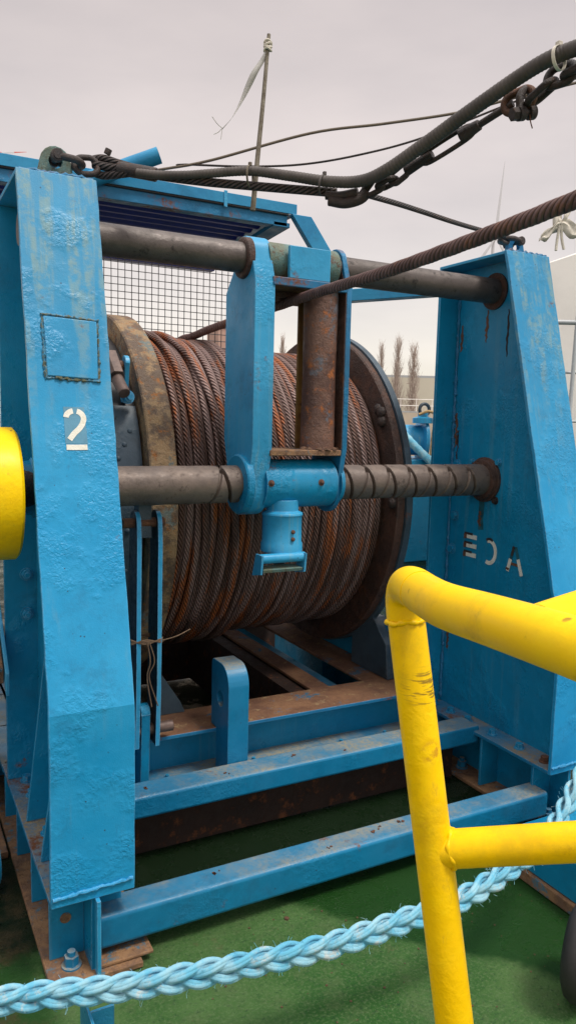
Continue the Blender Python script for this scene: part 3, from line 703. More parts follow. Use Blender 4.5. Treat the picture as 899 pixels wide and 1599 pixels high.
bed = root('drum_bed', (1.45, 3.1, 0), 'heavy rust-topped blue bed under the drum', 'drum bed')
MB().box(.62, 2.20, 2.704, 2.93, .368, .382).build('top_flange', 'rusttop', bed, .002)
MB().box(.62, 2.20, 2.699, 2.7035, .367, .381).build('painted_edge', 'blue_rust', bed, .0015)
MB().box(.62, 2.20, 2.80, 2.815, .205, .3675).build('web', 'blue', bed)
lf = MB().box(.62, 2.255, 2.60, 2.98, .192, .2045).build('bottom_flange', 'blue_dust', bed, .002)
for x in (.93, 1.30, 1.72, 1.95): MB().hexbolt((x, 2.69, .2045), (0, 0, 1), .013, .018).build('bolt', 'blue', lf)
MB().box(.60, 2.25, 2.575, 2.59, .006, .19).build('kick_plate', 'rustplate', bed)
ch = MB(); 
MB().box(1.70, 1.80, 2.932, 4.3, .366, .381).build('side_plate', 'rusttop', bed, .003)
MB().box(1.80, 1.812, 2.932, 4.3, .27, .365).build('channel_wall', 'rustplate', bed)
MB().box(1.812, 1.985, 2.95, 4.3, .275, .287).build('channel_floor', 'blue', bed, .002)
MB().box(1.985, 2.20, 2.934, 4.3, .366, .381).build('side_plate', 'rusttop', bed, .003)
MB().box(1.62, 1.70, 2.94, 4.3, .02, .36).build('inner_wall', 'rustplate', bed)
MB().box(.60, 2.22, 4.31, 4.33, .006, .66).build('rear_screen', 'rustplate', bed)  # enlarged to cover the lit deck, keeping the gap under the drum dark
MB().box(.60, .66, 2.94, 4.28, .10, .36).build('inner_wall', 'rustplate', bed)
MB().prism([(.94, .383), (1.08, .383), (1.06, .43), (.97, .57), (.94, .57)], 'y', 2.905, 2.925).build('gusset', 'blue_grey', bed, .002)
o = [(2.5805, .2835), (2.5805, .57)] + [(2.655 + .075 * math.cos(a), .575 + .085 * math.sin(a)) for a in np.linspace(PI * .97, PI * .5, 8)] + [(2.735, .658), (2.75, .645), (2.75, .3835), (2.698, .3835), (2.698, .21), (2.59, .21)]
tag(MB().ringplate(o, (2.662, .515), .031, 'x', 1.135, 1.222).build('lug', 'blue_dust', None, .004, segs=3), 'stout upright blue lug with a hole and rounded top, before the drum bed', 'lug')
# bearing pedestals
def pedestal(x0, x1, label):
    r = root('bearing_pedestal', ((x0 + x1) / 2, DY, .262), label, 'bearing pedestal', 'pedestals carrying the drum axle')
    MB().prism([(3.15, .384), (4.05, .384), (3.80, 1.35), (3.70, 1.45), (3.50, 1.45), (3.40, 1.35)], 'x', x0, x1).build('plate', 'blue', r, .003)
    MB().lathe((x0 - .02, DY, DZ), (1, 0, 0), [(0, .10), (.005, .12), (x1 - x0 + .035, .12), (x1 - x0 + .04, .10)], 32).build('bearing_cap', 'blue', r)
    return r
p1 = pedestal(.64, .70, 'blue bearing pedestal behind the frame marked 2')
p2 = pedestal(2.16, 2.225, 'blue bearing pedestal between drum and the frame with cut letters')
MB().prism([(2.88, .384), (3.2, .384), (3.2, .66), (3.02, .66), (2.90, .55)], 'x', 2.09, 2.16).build('foot_block', 'blue_grey', p2, .004)
MB().prism([(2.86, .384), (3.0, .384), (3.0, .56), (2.86, .53)], 'x', 2.16, 2.25).build('foot_block', 'blue', p2, .004)
MB().hexbolt((2.155, 2.97, .47), (-1, 0, 0), .03, .0, False) if False else None
MB().lathe((2.19, 2.86, .47), (0, -1, 0), [(0, .032), (.018, .030), (.022, .02)], 24).build('bolt', 'blue', p2, .001)
MB().box(2.135, 2.16, 2.93, 2.98, .6, 1.32).build('edge_strip', 'blue_rust', p2, .003)
tag(MB().cyl((.60, DY, DZ), (2.36, DY, DZ), .075, 28).build('drum_axle', 'dark'), 'dark steel axle running through the drum', 'axle')

# ------------------------------------------------------------------ yellow cover at the end of the shaft
yc = root('shaft_end_cover', (.20, 2.4, 1.17), 'round yellow drive cover beside the blue frame marked 2', 'cover')
MB().lathe((.02, 2.4, 1.366), (1, 0, 0), [(0, .10), (.002, .185), (.01, .196), (.30, .198), (.318, .198), (.326, .190), (.326, .10)], 72).build('drum_cover', 'yellow', yc)
MB().cyl((.346, 2.5, 1.366), (.40, 2.55, 1.366), .06, 30).build('stub', 'brown', yc)

# ------------------------------------------------------------------ yellow railing
rl = root('yellow_railing', (.66, .52, 0), 'thick bright yellow tubular handrail in front of the winch', 'railing')
pt = np.array([.5905, .778, 1.352]); pb = np.array([.6215, .677, .823]); dn = (pb - pt) / (pb - pt)[2] * -1
foot = pt - (pt - pb) / (pt - pb)[2] * 1.352
foot[2] = 0.005
MB().tube(smooth([pt, foot], .05), .0242, 40).build('post', 'yellow', rl)
el = smooth([pt + (pt - pb) * .0, (.5885, .779, 1.378), (.582, .766, 1.395), (.566, .735, 1.403), (.550, .698, 1.4055)], .004)
MB().tube(el, .0252, 40).build('elbow', 'yellow', rl)
MB().tube(smooth([(.550, .698, 1.4055), (.519, .618, 1.411), (.495, .52, 1.421), (.47, .40, 1.431), (.44, .25, 1.440)], .02), .0245, 40).build('handrail', 'yellow', rl)
ang = np.linspace(0, 2 * PI, 70); ax = (pb - pt) / np.linalg.norm(pb - pt); u_ = np.cross(ax, [0, 1, 0]); u_ /= np.linalg.norm(u_); v_ = np.cross(ax, u_)
cc = pt + ax * .004
Pw = np.array([cc + .0245 * (math.cos(a) * u_ + math.sin(a) * v_) + ax * .0012 * math.sin(a * 5) for a in ang])
MB().tube(Pw, .0034 + .0007 * np.sin(ang * 11) + .0005 * np.sin(ang * 23), 10).build('weld_bead', 'yellow', rl)
MB().tube(smooth([(.612, .720, 1.058), (.723, .607, 1.100), (.79, .53, 1.13)], .03), .0238, 40).build('middle_rail', 'yellow', rl)
mid0 = np.array([.630, .705, 1.064]); axm = np.array([.111, -.113, .042]); axm /= np.linalg.norm(axm); um = np.cross(axm, [0, 0, 1]); um /= np.linalg.norm(um); vm = np.cross(axm, um)
Pw = np.array([mid0 - axm * .004 + .0238 * (math.cos(a) * um + math.sin(a) * vm) + axm * .002 * math.sin(a * 4) for a in ang])
MB().tube(Pw, .0032 + .0008 * np.sin(ang * 9), 10).build('weld_bead', 'yellow', rl)
MB().tube(smooth([(.492, .46, 1.427), (.55, .468, 1.432), (.62, .48, 1.436)], .03), .0235, 40).build('branch_rail', 'yellow', rl)

# ------------------------------------------------------------------ blue plaited mooring rope
br = [(-.25, 1.83, .27), (.09, 1.772, .247), (.197, 1.743, .24), (.314, 1.710, .24), (.435, 1.673, .236), (.602, 1.62, .246), (.779, 1.573, .259), (.979, 1.536, .267), (1.198, 1.508, .289), (1.379, 1.502, .300), (1.564, 1.515, .332), (1.724, 1.541, .368), (1.84, 1.577, .416), (1.943, 1.611, .485), (2.175, 1.678, .626), (2.5, 1.8, .82)]
B = smooth(br, .006); T, U, W = frames(B); S = np.concatenate([[0], np.cumsum(np.linalg.norm(np.diff(B, axis=0), axis=1))])
bm_ = MB(); lay = .335
for k in range(5):
    for off in (-1, 0, 1):
        th = 2 * PI * S / lay + k * 2 * PI / 5
        av = .0205 * np.sin(th); bv = .0145 * np.sin(2 * th)
        dv = np.cos(th)                                   # direction of travel, used to lay the yarns of a strand side by side
        Pp = B + (av + off * .0060 * np.sqrt(1 - .45 * dv ** 2))[:, None] * W + (bv + .0035 * (1 - abs(off)) * np.sign(np.sin(2 * th)) * np.abs(np.sin(2 * th)) ** .5)[:, None] * U
        bm_.tube(Pp[::2], .0068 + .0005 * np.sin(S[::2] * 23 + k * 2 + off), 10)
mr = root('mooring_rope', (1.0, 1.54, .24), 'thick pale blue plaited mooring rope hanging across the front of the winch', 'rope')
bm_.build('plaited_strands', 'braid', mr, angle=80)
fz = MB()
for _ in range(520):
    i = RNG.integers(10, len(B) - 10); a = RNG.uniform(0, 2 * PI); d = np.cos(a) * U[i] + np.sin(a) * W[i]; p = B[i] + d * .028
    q = p + d * RNG.uniform(.004, .016) + T[i] * RNG.uniform(-.01, .01) + RNG.normal(0, .002, 3); fz.tube(smooth([p, (p + q) / 2 + RNG.normal(0, .002, 3), q], .006), .00045, 4, caps=False)
fz.build('loose_fibres', 'braid', mr)['kind'] = 'stuff'

# ------------------------------------------------------------------ overhead rigging
def ushackle(name, mat, A, Bp, bow, r, label, cat='shackle'):
    """A, Bp: pin ends; bow: far point of the bow"""
    A, Bp, bow = map(lambda q: np.array(q, float), (A, Bp, bow)); mid = (A + Bp) / 2; d = bow - mid; w = (Bp - A)
    t = root(name, tuple(mid), label, cat)
    pts = [A, A + d * .35 - w * .10, A + d * .75 - w * .08, mid + d, Bp + d * .75 + w * .08, Bp + d * .35 + w * .10, Bp]
    MB().tube(smooth(pts, .005), r, 14).build('bow', mat, t)
    wn = w / np.linalg.norm(w)
    MB().cyl(A - wn * r * 1.2, Bp + wn * r * 1.4, r * 1.05, 16).build('pin', mat, t)
    for q in (A, Bp): MB().cyl(q - wn * r * .9, q + wn * r * .9, r * 1.75, 18).build('eye', mat, t, .002)
    MB().tube(np.array([Bp + wn * r * 1.0, Bp + wn * r * 2.6]), r * 1.6, 6).build('nut', mat, t, .001)
    return t
ushackle('shackle', 'blackiron', (.512, 2.555, 2.41), (.512, 2.615, 2.41), (.595, 2.58, 2.40), .0115, 'dark greased shackle through the lifting eye above the number 2 frame')
def link(p, d, n_, L, w, r, mb):
    p = np.array(p, float); d = np.array(d, float); d /= np.linalg.norm(d); n_ = np.array(n_, float); n_ -= d * (n_ @ d); n_ /= np.linalg.norm(n_)
    a = np.linspace(0, 2 * PI, 40); Q = [p + d * ((L / 2 - w / 2) * np.sign(math.cos(q)) * (abs(math.cos(q)) > .02) + w / 2 * math.cos(q)) + n_ * w / 2 * math.sin(q) for q in a]
    return mb.tube(np.array(Q), r, 12, caps=False)
rg = MB(); link((.607, 2.575, 2.40), (1, -.1, .1), (0, .3, 1), .075, .058, .0095, rg)
tag(rg.build('shackle_ring', 'blackiron'), 'dark oval ring joining the shackle to the eye of the wire pendant', 'ring')
pd = [(.632, 2.585, 2.412), (.68, 2.55, 2.400), (.726, 2.515, 2.394), (.809, 2.444, 2.368), (.924, 2.346, 2.344), (1.039, 2.26, 2.329), (1.131, 2.175, 2.313), (1.245, 2.078, 2.296)]
pr = root('wire_pendant', (.63, 2.58, 2.39), 'dark spliced wire rope running from the eye on the frame marked 2', 'wire rope')
MB().tube(smooth(pd, .006), .0135, 18, ).build('wire', 'pend', pr, angle=80)
MB().tube(smooth([(.70, 2.535, 2.398), (.75, 2.495, 2.386), (.80, 2.452, 2.372)], .01), .0215, 24).build('ferrule', 'blackiron', pr, .003)
MB().tube(smooth([(.625, 2.59, 2.425), (.66, 2.575, 2.432), (.70, 2.54, 2.415), (.735, 2.508, 2.40)], .006), .0125, 16, ).build('eye_leg', 'pend', pr, angle=80)
MB().tube(smooth([(.63, 2.58, 2.385), (.66, 2.57, 2.378), (.70, 2.53, 2.378), (.74, 2.50, 2.382)], .006), .0125, 16, ).build('eye_leg', 'pend', pr, angle=80)
MB().tube(np.array([(.672, 2.57, 2.445), (.678, 2.565, 2.462)]), .012, 6).build('clamp_nut', 'blackiron', pr, .002)
hs = [(.74, 2.465, 2.372), (.80, 2.42, 2.364), (.87, 2.37, 2.362), (.934, 2.318, 2.364), (1.032, 2.245, 2.368), (1.122, 2.155, 2.345), (1.209, 2.072, 2.322), (1.272, 1.99, 2.312), (1.305, 1.905, 2.325), (1.354, 1.79, 2.374), (1.39, 1.675, 2.418), (1.431, 1.535, 2.466), (1.45, 1.45, 2.484), (1.477, 1.38, 2.492), (1.434, 1.172, 2.44), (1.38, .9, 2.36)]
def corr(S, ph, R_): return R_ * (1 + .028 * np.sin(S * 2 * PI / .011))
tag(MB().tube(smooth(hs, .0022), lambda S: .0130 + .0055 * np.clip((S - .2) / .7, 0, 1), 18, rf=corr).build('corrugated_hose', 'hose', None, angle=80), 'grey ribbed hose rising across the sky above the winch', 'hose')
# swivel and lashed chain below the hose
cl = root('chain_joint', (1.27, 2.03, 2.25), 'black greasy cluster of shackle and chain where three wires meet', 'chain')
MB().tube(smooth([(1.225, 2.085, 2.272), (1.26, 2.05, 2.262), (1.295, 2.02, 2.272), (1.31, 2.005, 2.292)], .006), .016, 14).build('socket', 'blackiron', cl)
MB().tube(smooth([(1.215, 2.09, 2.287), (1.25, 2.06, 2.284), (1.285, 2.02, 2.290)], .006), .013, 14).build('shackle_leg', 'blackiron', cl)
for p, d, nn in (((1.318, 1.985, 2.302), (.4, -.6, .25), (0, 0, 1)), ((1.338, 1.945, 2.305), (.3, -.7, .2), (1, .3, 0)), ((1.352, 1.905, 2.323), (.3, -.7, .4), (0, 0, 1))):
    q = MB(); link(p, d, nn, .062, .036, .0085, q); q.build('chain_link', 'blackiron', cl)
MB().cyl((1.30, 2.03, 2.28), (1.31, 1.98, 2.32), .012, 12).build('pin', 'blackiron', cl, .002)
# turnbuckle
tb = root('turnbuckle', (1.41, 1.75, 2.34), 'black open-bodied turnbuckle slung beneath the ribbed hose', 'turnbuckle')
t0, t1 = np.array([1.360, 1.892, 2.326]), np.array([1.466, 1.60, 2.428]); td = (t1 - t0) / np.linalg.norm(t1 - t0); L = np.linalg.norm(t1 - t0)
side = np.cross(td, [.5, .85, 0]); side /= np.linalg.norm(side)
for s_ in (-1, 1): MB().tube(smooth([t0 + td * L * .18 + side * s_ * .004, t0 + td * L * .26 + side * s_ * .015, t0 + td * L * .62 + side * s_ * .015, t0 + td * L * .72 + side * s_ * .004], .006), .0065, 12).build('body_bar', 'blackiron', tb)
MB().cyl(t0 + td * L * .02, t0 + td * L * .30, .016, 16, r2=.012).build('end_socket', 'blackiron', tb, .002)
MB().cyl(t0 + td * L * .58, t0 + td * L * .76, .020, 16, r2=.014).build('end_socket', 'blackiron', tb, .002)
MB().cyl(t0 + td * L * .74, t1 + td * .02, .0095, 14).build('threaded_rod', 'blackiron', tb)
s2 = ushackle('shackle', 'blackiron', (1.500, 1.545, 2.405), (1.470, 1.550, 2.398), (1.487, 1.552, 2.462), .0105, 'rust-brown shackle hanging below the hose with a wire end dangling')
MB().tube(smooth([(1.490, 1.54, 2.405), (1.492, 1.537, 2.38), (1.497, 1.534, 2.362)], .004), .0016, 6).build('locking_wire', 'rustiron', s2)
for i, (p, d, nn) in enumerate((((1.478, 1.568, 2.436), (.3, -.6, .15), (0, 0, 1)), ((1.496, 1.508, 2.440), (.15, -.7, .35), (1, .2, .3)), ((1.503, 1.455, 2.463), (.1, -.7, -.05), (.2, 0, 1)), ((1.512, 1.405, 2.458), (.1, -.7, .05), (1, .1, .2)), ((1.518, 1.352, 2.466), (.1, -.7, .05), (.1, 0, 1)), ((1.52, 1.30, 2.468), (.1, -.7, .0), (1, 0, 0)))):
    q = MB(); link(p, d, nn, .078, .046, .0098, q)
    tag(q.build('chain_link', 'blackiron' if i else 'rustiron'), 'dark heavy chain link hanging under the upper end of the hose', 'chain link', 'chain links above the winch')
tag(MB().tube(smooth([(1.315, 2.012, 2.284), (1.50, 2.12, 2.312), (1.686, 2.225, 2.336), (1.91, 2.338, 2.358), (2.13, 2.451, 2.384), (2.36, 2.54, 2.404)], .008), .0088, 12, ).build('wire_stay', 'pend', None, angle=80), 'dark wire rope sloping down to the eye on the lettered frame', 'wire rope')
sh3 = ushackle('shackle', 'blackiron', (2.465, 2.555, 2.40), (2.465, 2.62, 2.40), (2.39, 2.585, 2.405), .011, 'dark shackle through the eye above the lettered frame')
q = MB(); link((2.375, 2.565, 2.405), (-1, -.3, 0), (0, .3, 1), .07, .045, .009, q); tag(q.build('shackle_ring', 'blackiron'), 'dark ring at the end of the wire stay over the lettered frame', 'ring')
# cable ties
def tie(p, d, r, w, label, mat='cloth'):
    p = np.array(p, float); d = np.array(d, float); d /= np.linalg.norm(d); a = np.linspace(0, 2 * PI, 30); ref = np.cross(d, [0, 0, 1]); ref /= np.linalg.norm(ref); up_ = np.cross(ref, d)
    t = root('cable_tie', tuple(p), label, 'cable tie', 'ties around the ribbed hose')
    mb = MB(); V = []; F = []
    for q in a[:-1]:
        for s_, rr in ((-1, r), (1, r), (1, r + .0018), (-1, r + .0018)): V.append(p + d * s_ * w / 2 + rr * (math.cos(q) * ref + math.sin(q) * up_))
    n = 29
    for i in range(n):
        for k in range(4): F.append((4 * i + k, 4 * i + (k + 1) % 4, 4 * ((i + 1) % n) + (k + 1) % 4, 4 * ((i + 1) % n) + k))
    mb.add(V, F).build('strap', mat, t); c = p + up_ * (r + .005)
    MB().box(c[0] - w * .8, c[0] + w * .8, c[1] - w * .8, c[1] + w * .8, c[2] - .005, c[2] + .006).build('head', mat, t, .001)
tie((1.463, 1.425, 2.482), (.2, -.8, .05), .027, .008, 'pale cable tie around hose and chain near the top')
tie((1.200, 2.085, 2.313), (.6, -.7, -.15), .028, .006, 'brown cable tie beside the black chain joint', 'hose')
tie((1.033, 2.247, 2.352), (.7, -.6, -.0), .032, .006, 'tan tape tie holding the thin cane to the hose', 'bamboo')
# cane with plastic strip
ck = tag(MB().tube(smooth([(1.058, 2.275, 2.26), (1.0745, 2.283, 2.42), (1.096, 2.295, 2.60), (1.119, 2.31, 2.812)], .02) + RNG.normal(0, .0006, (1, 3)), lambda S: .0085 - .0028 * S / .56, 12).build('cane', 'bamboo'), 'thin upright cane tied to the hose, standing against the sky', 'cane')
rb = smooth([(1.114, 2.305, 2.765), (1.098, 2.312, 2.73), (1.078, 2.322, 2.695), (1.062, 2.34, 2.65), (1.047, 2.35, 2.612), (1.02, 2.36, 2.56), (.99, 2.37, 2.522)], .008)
rt_ = root('plastic_strip', (1.114, 2.305, 2.70), 'frayed pale plastic strip tied near the top of the cane', 'strip')
V = []; F = []; n = len(rb)
for i, p in enumerate(rb):
    t = i / (n - 1); w = .010 + .026 * math.sin(PI * min(1, t * 1.15)) * (1 - .35 * t); a = t * 1.6
    for s_ in (-1, 1): V.append(p + np.array([math.cos(a) * .8, -.4, math.sin(a) * .35]) * w * s_ * .5)
for i in range(n - 1): F.append((2 * i, 2 * i + 1, 2 * i + 3, 2 * i + 2))
o = MB().add(V, F).build('strip_film', 'plastic', rt_); sm = o.modifiers.new('thickness', 'SOLIDIFY'); sm.thickness = .0008
kn = MB()
for a in np.linspace(0, 6, 4): kn.tube(np.array([(1.1145 + .011 * math.cos(q), 2.306 + .011 * math.sin(q), 2.763 + .004 * a + .003 * math.sin(2 * q + a)) for q in np.linspace(0, 2 * PI, 20)]), .0035, 8)
kn.build('knot', 'cloth', rt_)
for e in ((.965, 2.38, 2.505), (.955, 2.37, 2.553), (.985, 2.37, 2.49)): MB().tube(smooth([(.99, 2.37, 2.525), tuple((np.array([.99, 2.37, 2.525]) + np.array(e)) / 2 + [0, 0, -.004]), e], .006), .0012, 6).build('frayed_end', 'plastic', rt_)
# two thin lines farther back
tag(MB().tube(smooth([(1.50, 4.64, 3.085), (1.574, 4.611, 3.101), (1.809, 4.494, 3.157), (2.344, 4.232, 3.333), (2.739, 4.031, 3.401), (3.151, 3.823, 3.482), (3.445, 3.68, 3.578), (4.2, 3.3, 3.8)], .05), .0085, 8).build('thin_line', 'line'), 'upper of two thin brown lines rising behind the hose', 'line', 'thin lines behind the winch')
tag(MB().tube(smooth([(1.62, 4.59, 3.12), (1.671, 4.563, 3.127), (1.978, 4.399, 3.124), (2.286, 4.238, 3.144), (2.596, 4.082, 3.21), (2.941, 3.913, 3.323), (3.427, 3.685, 3.547), (4.2, 3.3, 3.9)], .05), .0065, 8).build('thin_line', 'pend'), 'lower sagging thin line that passes behind the cane', 'line', 'thin lines behind the winch')

# ------------------------------------------------------------------ canopy
cn = root('canopy', (1.2, 5.0, 2.4), 'blue sheet roof canopy on a frame behind the winch drum', 'canopy')
CY = 4.6
MB().box(-1.6, 2.46, CY, CY + .012, 2.955, 3.02).build('upper_fascia', 'blue_canopy', cn, .002)
MB().box(-1.6, 2.40, CY + .02, CY + .10, 2.875, 2.945).build('edge_beam', 'blue_rust', cn, .003)
MB().box(-1.6, 2.45, CY + .012, CY + 1.7, 2.946, 2.954).build('roof_sheet', 'blue_canopy', cn)
n = 26; poly = []
for i in range(n * 2):
    y = CY + .11 + i * .032; poly.append((y, 2.895 + (.018 if (i // 2) % 2 else 0)))
pl2 = poly + [(y, z + .006) for y, z in poly[::-1]]
MB().prism(pl2, 'x', -1.6, 2.30).build('corrugated_lining', 'navy', cn)
MB().box(-1.6, 2.30, CY + 1.02, CY + 1.10, 2.74, 2.90).build('rear_beam', 'navy', cn)
MB().quadprism([(2.30, CY + .02, 2.87), (2.42, CY + .02, 2.87), (2.40, CY + 1.0, 2.80), (2.30, CY + 1.0, 2.80)], np.array([0, 0, .03])).build('end_bracket', 'blue_rust', cn, .003)
MB().quadprism([(2.42, CY - .01, 2.955), (2.565, CY - .01, 2.955), (2.95, CY - .01, 2.47), (2.80, CY - .01, 2.47)], np.array([0, .05, 0])).build('strut', 'blue_canopy', cn, .003)
MB().quadprism([(2.75, 4.6, 2.42), (2.75, 4.6, 2.50), (3.35, 4.02, 2.54), (3.35, 4.02, 2.46)], np.array([.07, .07, 0])).build('tie_beam', 'blue_canopy', cn, .004)
MB().box(2.76, 2.84, 4.62, 4.70, 0, 2.42).build('post', 'blue_canopy', cn, .004)
for x in (.08, 1.95): MB().box(x - .012, x + .012, CY - .006, CY - .001, 2.93, 3.03).build('cleat', 'blue_pale', cn, .002)
MB().tube(smooth([(-1.6, CY + .01, 2.953), (1.0, CY + .012, 2.951), (2.40, CY + .010, 2.949)], .1), .008, 8).build('cable', 'dark', cn)
MB().box(.30, .36, CY, CY + .06, 0, 2.875).build('post', 'blue_canopy', cn, .003)
bp = root('blue_pipe', (1.35, 4.5, 3.03), 'open-ended blue pipe poking up past the canopy roof', 'pipe')
a0 = np.array([1.10, 4.60, 2.955]); a1 = np.array([1.469, 4.44, 3.112]); dd = (a1 - a0) / np.linalg.norm(a1 - a0)
MB().lathe(tuple(a0), tuple(dd), [(0, .047), (.428, .047), (.429, .037), (.33, .036)], 28).build('pipe_wall', 'blue_canopy', bp)
MB().cyl(a1 - dd * .10, a1 - dd * .09, .036, 20).build('pipe_bore', 'rustiron', bp)
# welded wire mesh
mm = MB(); X0, X1, Z0, Z1 = .10, 2.02, 1.35, 2.60; my = CY - .02; xs = np.arange(X0, X1 + .001, .0415); zs = np.arange(Z0, Z1 + .001, .0415)
for x in xs: mm.tube(smooth([(x, my, Z0), (x + random.uniform(-.002, .002), my + .002, (Z0 + Z1) / 2), (x, my, Z1)], .4), .0026, 5, caps=False)
for z in zs: mm.tube(smooth([(X0, my + .005, z), (1.0, my + .005, z + random.uniform(-.003, .003)), (X1, my + .005, z)], .4), .0026, 5, caps=False)
mg = root('mesh_screen', (1.06, my, 1.35), 'dark welded wire mesh screen behind the drum', 'mesh screen')
mm.build('wire_grid', 'dark', mg)
MB().box(X0 - .03, X1 + .03, my - .015, my + .02, Z0 - .03, Z0).build('frame', 'dark', mg); MB().box(X1, X1 + .03, my - .015, my + .02, Z0, Z1).build('frame', 'railwhite', mg)

# ------------------------------------------------------------------ things around
bx = root('deck_box', (2.4, 1.3, 0), 'low blue steel box with rusty bottom edge beyond the yellow rail', 'box')
MB().box(1.962, 3.0, .8, 1.885, .045, .185).build('box_body', 'blue', bx, .006)
MB().box(1.950, 3.0, .8, 1.895, .004, .044).build('rusty_skirt', 'rusttan', bx, .004)
wh = root('rubber_wheel', (1.69, 1.35, .005), 'dark rubber wheel lying by the edge of the green deck', 'wheel')
wc = np.array([1.690, 1.350, .14]); wd_ = np.array([.5, -.86, 0])
MB().lathe(tuple(wc - wd_ * .04), tuple(wd_), [(0, .06), (.0, .10), (.012, .125), (.03, .135), (.05, .135), (.068, .125), (.08, .10), (.08, .06)], 48).build('tyre', 'rubber', wh)
MB().lathe(tuple(wc - wd_ * .03), tuple(wd_), [(0, .02), (0, .066), (.06, .066), (.06, .02)], 24).build('rim', 'rustiron', wh)
# left side
gb = root('gear_housing', (.0, 3.4, 0), 'dark blue gear housing behind the yellow cover', 'gear housing')
MB().prism([(2.95, .5), (4.2, .5), (4.2, 1.35), (3.9, 1.6), (3.2, 1.6), (2.95, 1.35)], 'x', -.45, .30).build('housing', 'blue', gb, .012)
MB().tube(smooth([(.31, 3.05, .98), (.312, 3.2, 1.10), (.31, 3.5, 1.16)], .02), .008, 8).build('white_hose', 'white', gb)
MB().box(-.40, .26, 3.0, 4.1, .006, .50).build('foot', 'blue', gb, .004)
rs = root('step_bracket', (.2, 2.7, .35), 'pale blue sloping bracket with tan edge beside the rear flange', 'bracket')
MB().quadprism([(.30, 2.95, .94), (.30, 2.72, .72), (.345, 2.72, .72), (.345, 2.95, .94)], np.array([0, .0, -.05])).build('sloping_plate', 'rusttan', rs, .003)
MB().quadprism([(.348, 2.96, .96), (.348, 2.70, .71), (.362, 2.70, .71), (.362, 2.96, .96)], np.array([0, .0, -.08])).build('rib', 'blue_pale', rs, .003)
tag(MB().box(.29, .352, 2.75, 4.6, .004, .03).build('rusty_strip', 'rusttan', None, .004), 'rusty orange steel strip lying along the foundation beam', 'steel strip')
tag(MB().tube(smooth([(.29, 2.62, .10), (.12, 2.60, .10), (-.4, 2.55, .10)], .05), .095, 28).build('deck_pipe', 'blue'), 'dark blue pipe lying on the wet deck beside the foundation beam', 'pipe')
sb = root('deck_bracket', (.45, 1.72, 0), 'small blue angle post rising from the deck under the mooring rope', 'bracket')
MB().box(.395, .402, 1.66, 1.80, .006, .155).build('angle_leg', 'blue', sb, .001); MB().box(.402, .46, 1.715, 1.722, .006, .155).build('angle_leg', 'blue_pale', sb, .001)

fk = MB()
for _ in range(150):
    x, y = random.uniform(.1, 2.0), random.uniform(1.2, 2.05); s_ = random.uniform(.0015, .005) * (2 if random.random() < .08 else 1); a = random.uniform(0, 6)
    fk.quadprism([(x + s_ * math.cos(a + t) * random.uniform(.5, 1), y + s_ * math.sin(a + t) * random.uniform(.5, 1), .0005) for t in (0, 1.3, 2.6, 3.9, 5.1)], np.array([0, 0, s_ * .5]))
tag(fk.build('deck_grit', 'grease'), 'brown grit and paint chips scattered on the green deck', 'grit', kind='stuff')
# far deck winch seen past the drum
fw = root('distant_deck_winch', (5.6, 7.3, 0), 'small light blue deck winch seen past the far drum disc', 'winch')
MB().lathe((5.35, 7.5, 1.42), (.93, -.35, 0), [(0, .05), (0, .28), (.04, .28), (.05, .18), (.35, .18), (.36, .28), (.40, .28), (.41, .05)], 36).build('warping_drum', 'blue_pale', fw)
MB().box(5.3, 6.2, 7.1, 7.9, 0, 1.2).build('base', 'blue', fw, .01)
MB().lathe((5.62, 7.25, 1.62), (0, 0, 1), [(0, .12), (.06, .12), (.08, .06), (.12, .06)], 20).build('cap', 'blue_pale', fw)
q = MB(); link((5.63, 7.24, 1.78), (1, 0, 0), (0, 0, 1), .14, .13, .02, q); q.build('eye_ring', 'blue_grey', fw)
tr = MB().tube(smooth([(5.52, 7.2, 1.72), (5.63, 7.15, 1.76), (5.70, 7.1, 1.70), (5.66, 7.1, 1.5), (5.62, 7.08, 1.1)], .03), .017, 8, lobes=3, twist=8)
tag(tr.build('tan_rope', 'yrope'), 'tan rope looped through the ring of the distant winch', 'rope')
tag(MB().tube(smooth([(5.30, 7.2, 1.50), (5.48, 7.1, 1.30), (5.62, 7.0, 1.15), (5.8, 7.0, 1.0)], .03), .05, 10, lobes=4, twist=3).build('pale_blue_hawser', 'braid'), 'pale blue hawser hanging off the distant winch', 'rope')

# white superstructure, rails and tied cloth at the right
ss = root('white_superstructure', (7.5, 5.3, 0), 'plain white ship superstructure beyond the lettered frame', 'superstructure')
MB().quadprism([(5.40, 5.32, -.0), (8.6, 3.65, -.0), (8.6, 3.65, 3.6), (5.68, 5.176, 3.204), (5.40, 5.32, 3.09)], np.array([1.5, 2.9, 0])).build('wall', 'white', ss, .01)
gr = root('white_guard_rail', (4.0, 3.6, 0), 'pale grey pipe guard rail beside the lettered frame', 'guard rail')
for z in (2.292, 1.967, 1.647): MB().tube(smooth([(3.80, 3.775, z), (4.6, 3.36, z), (5.4, 2.95, z)], .2), .016 if z > 2 else .008, 14).build('rail', 'railwhite', gr)
MB().tube(smooth([(3.965, 3.58, 1.55), (4.042, 3.637, 2.24), (4.10, 3.66, 2.9)], .1), .013, 14).build('slanting_post', 'railwhite', gr)
MB().tube(smooth([(3.90, 3.82, 2.875), (4.05, 3.74, 2.925), (4.3, 3.6, 3.0)], .05), .016, 12).build('rail', 'railwhite', gr)
MB().tube(smooth([(4.5, 3.41, 0), (4.5, 3.41, 3.0)], .3), .016, 12).build('stanchion', 'railwhite', gr)
ct = MB()
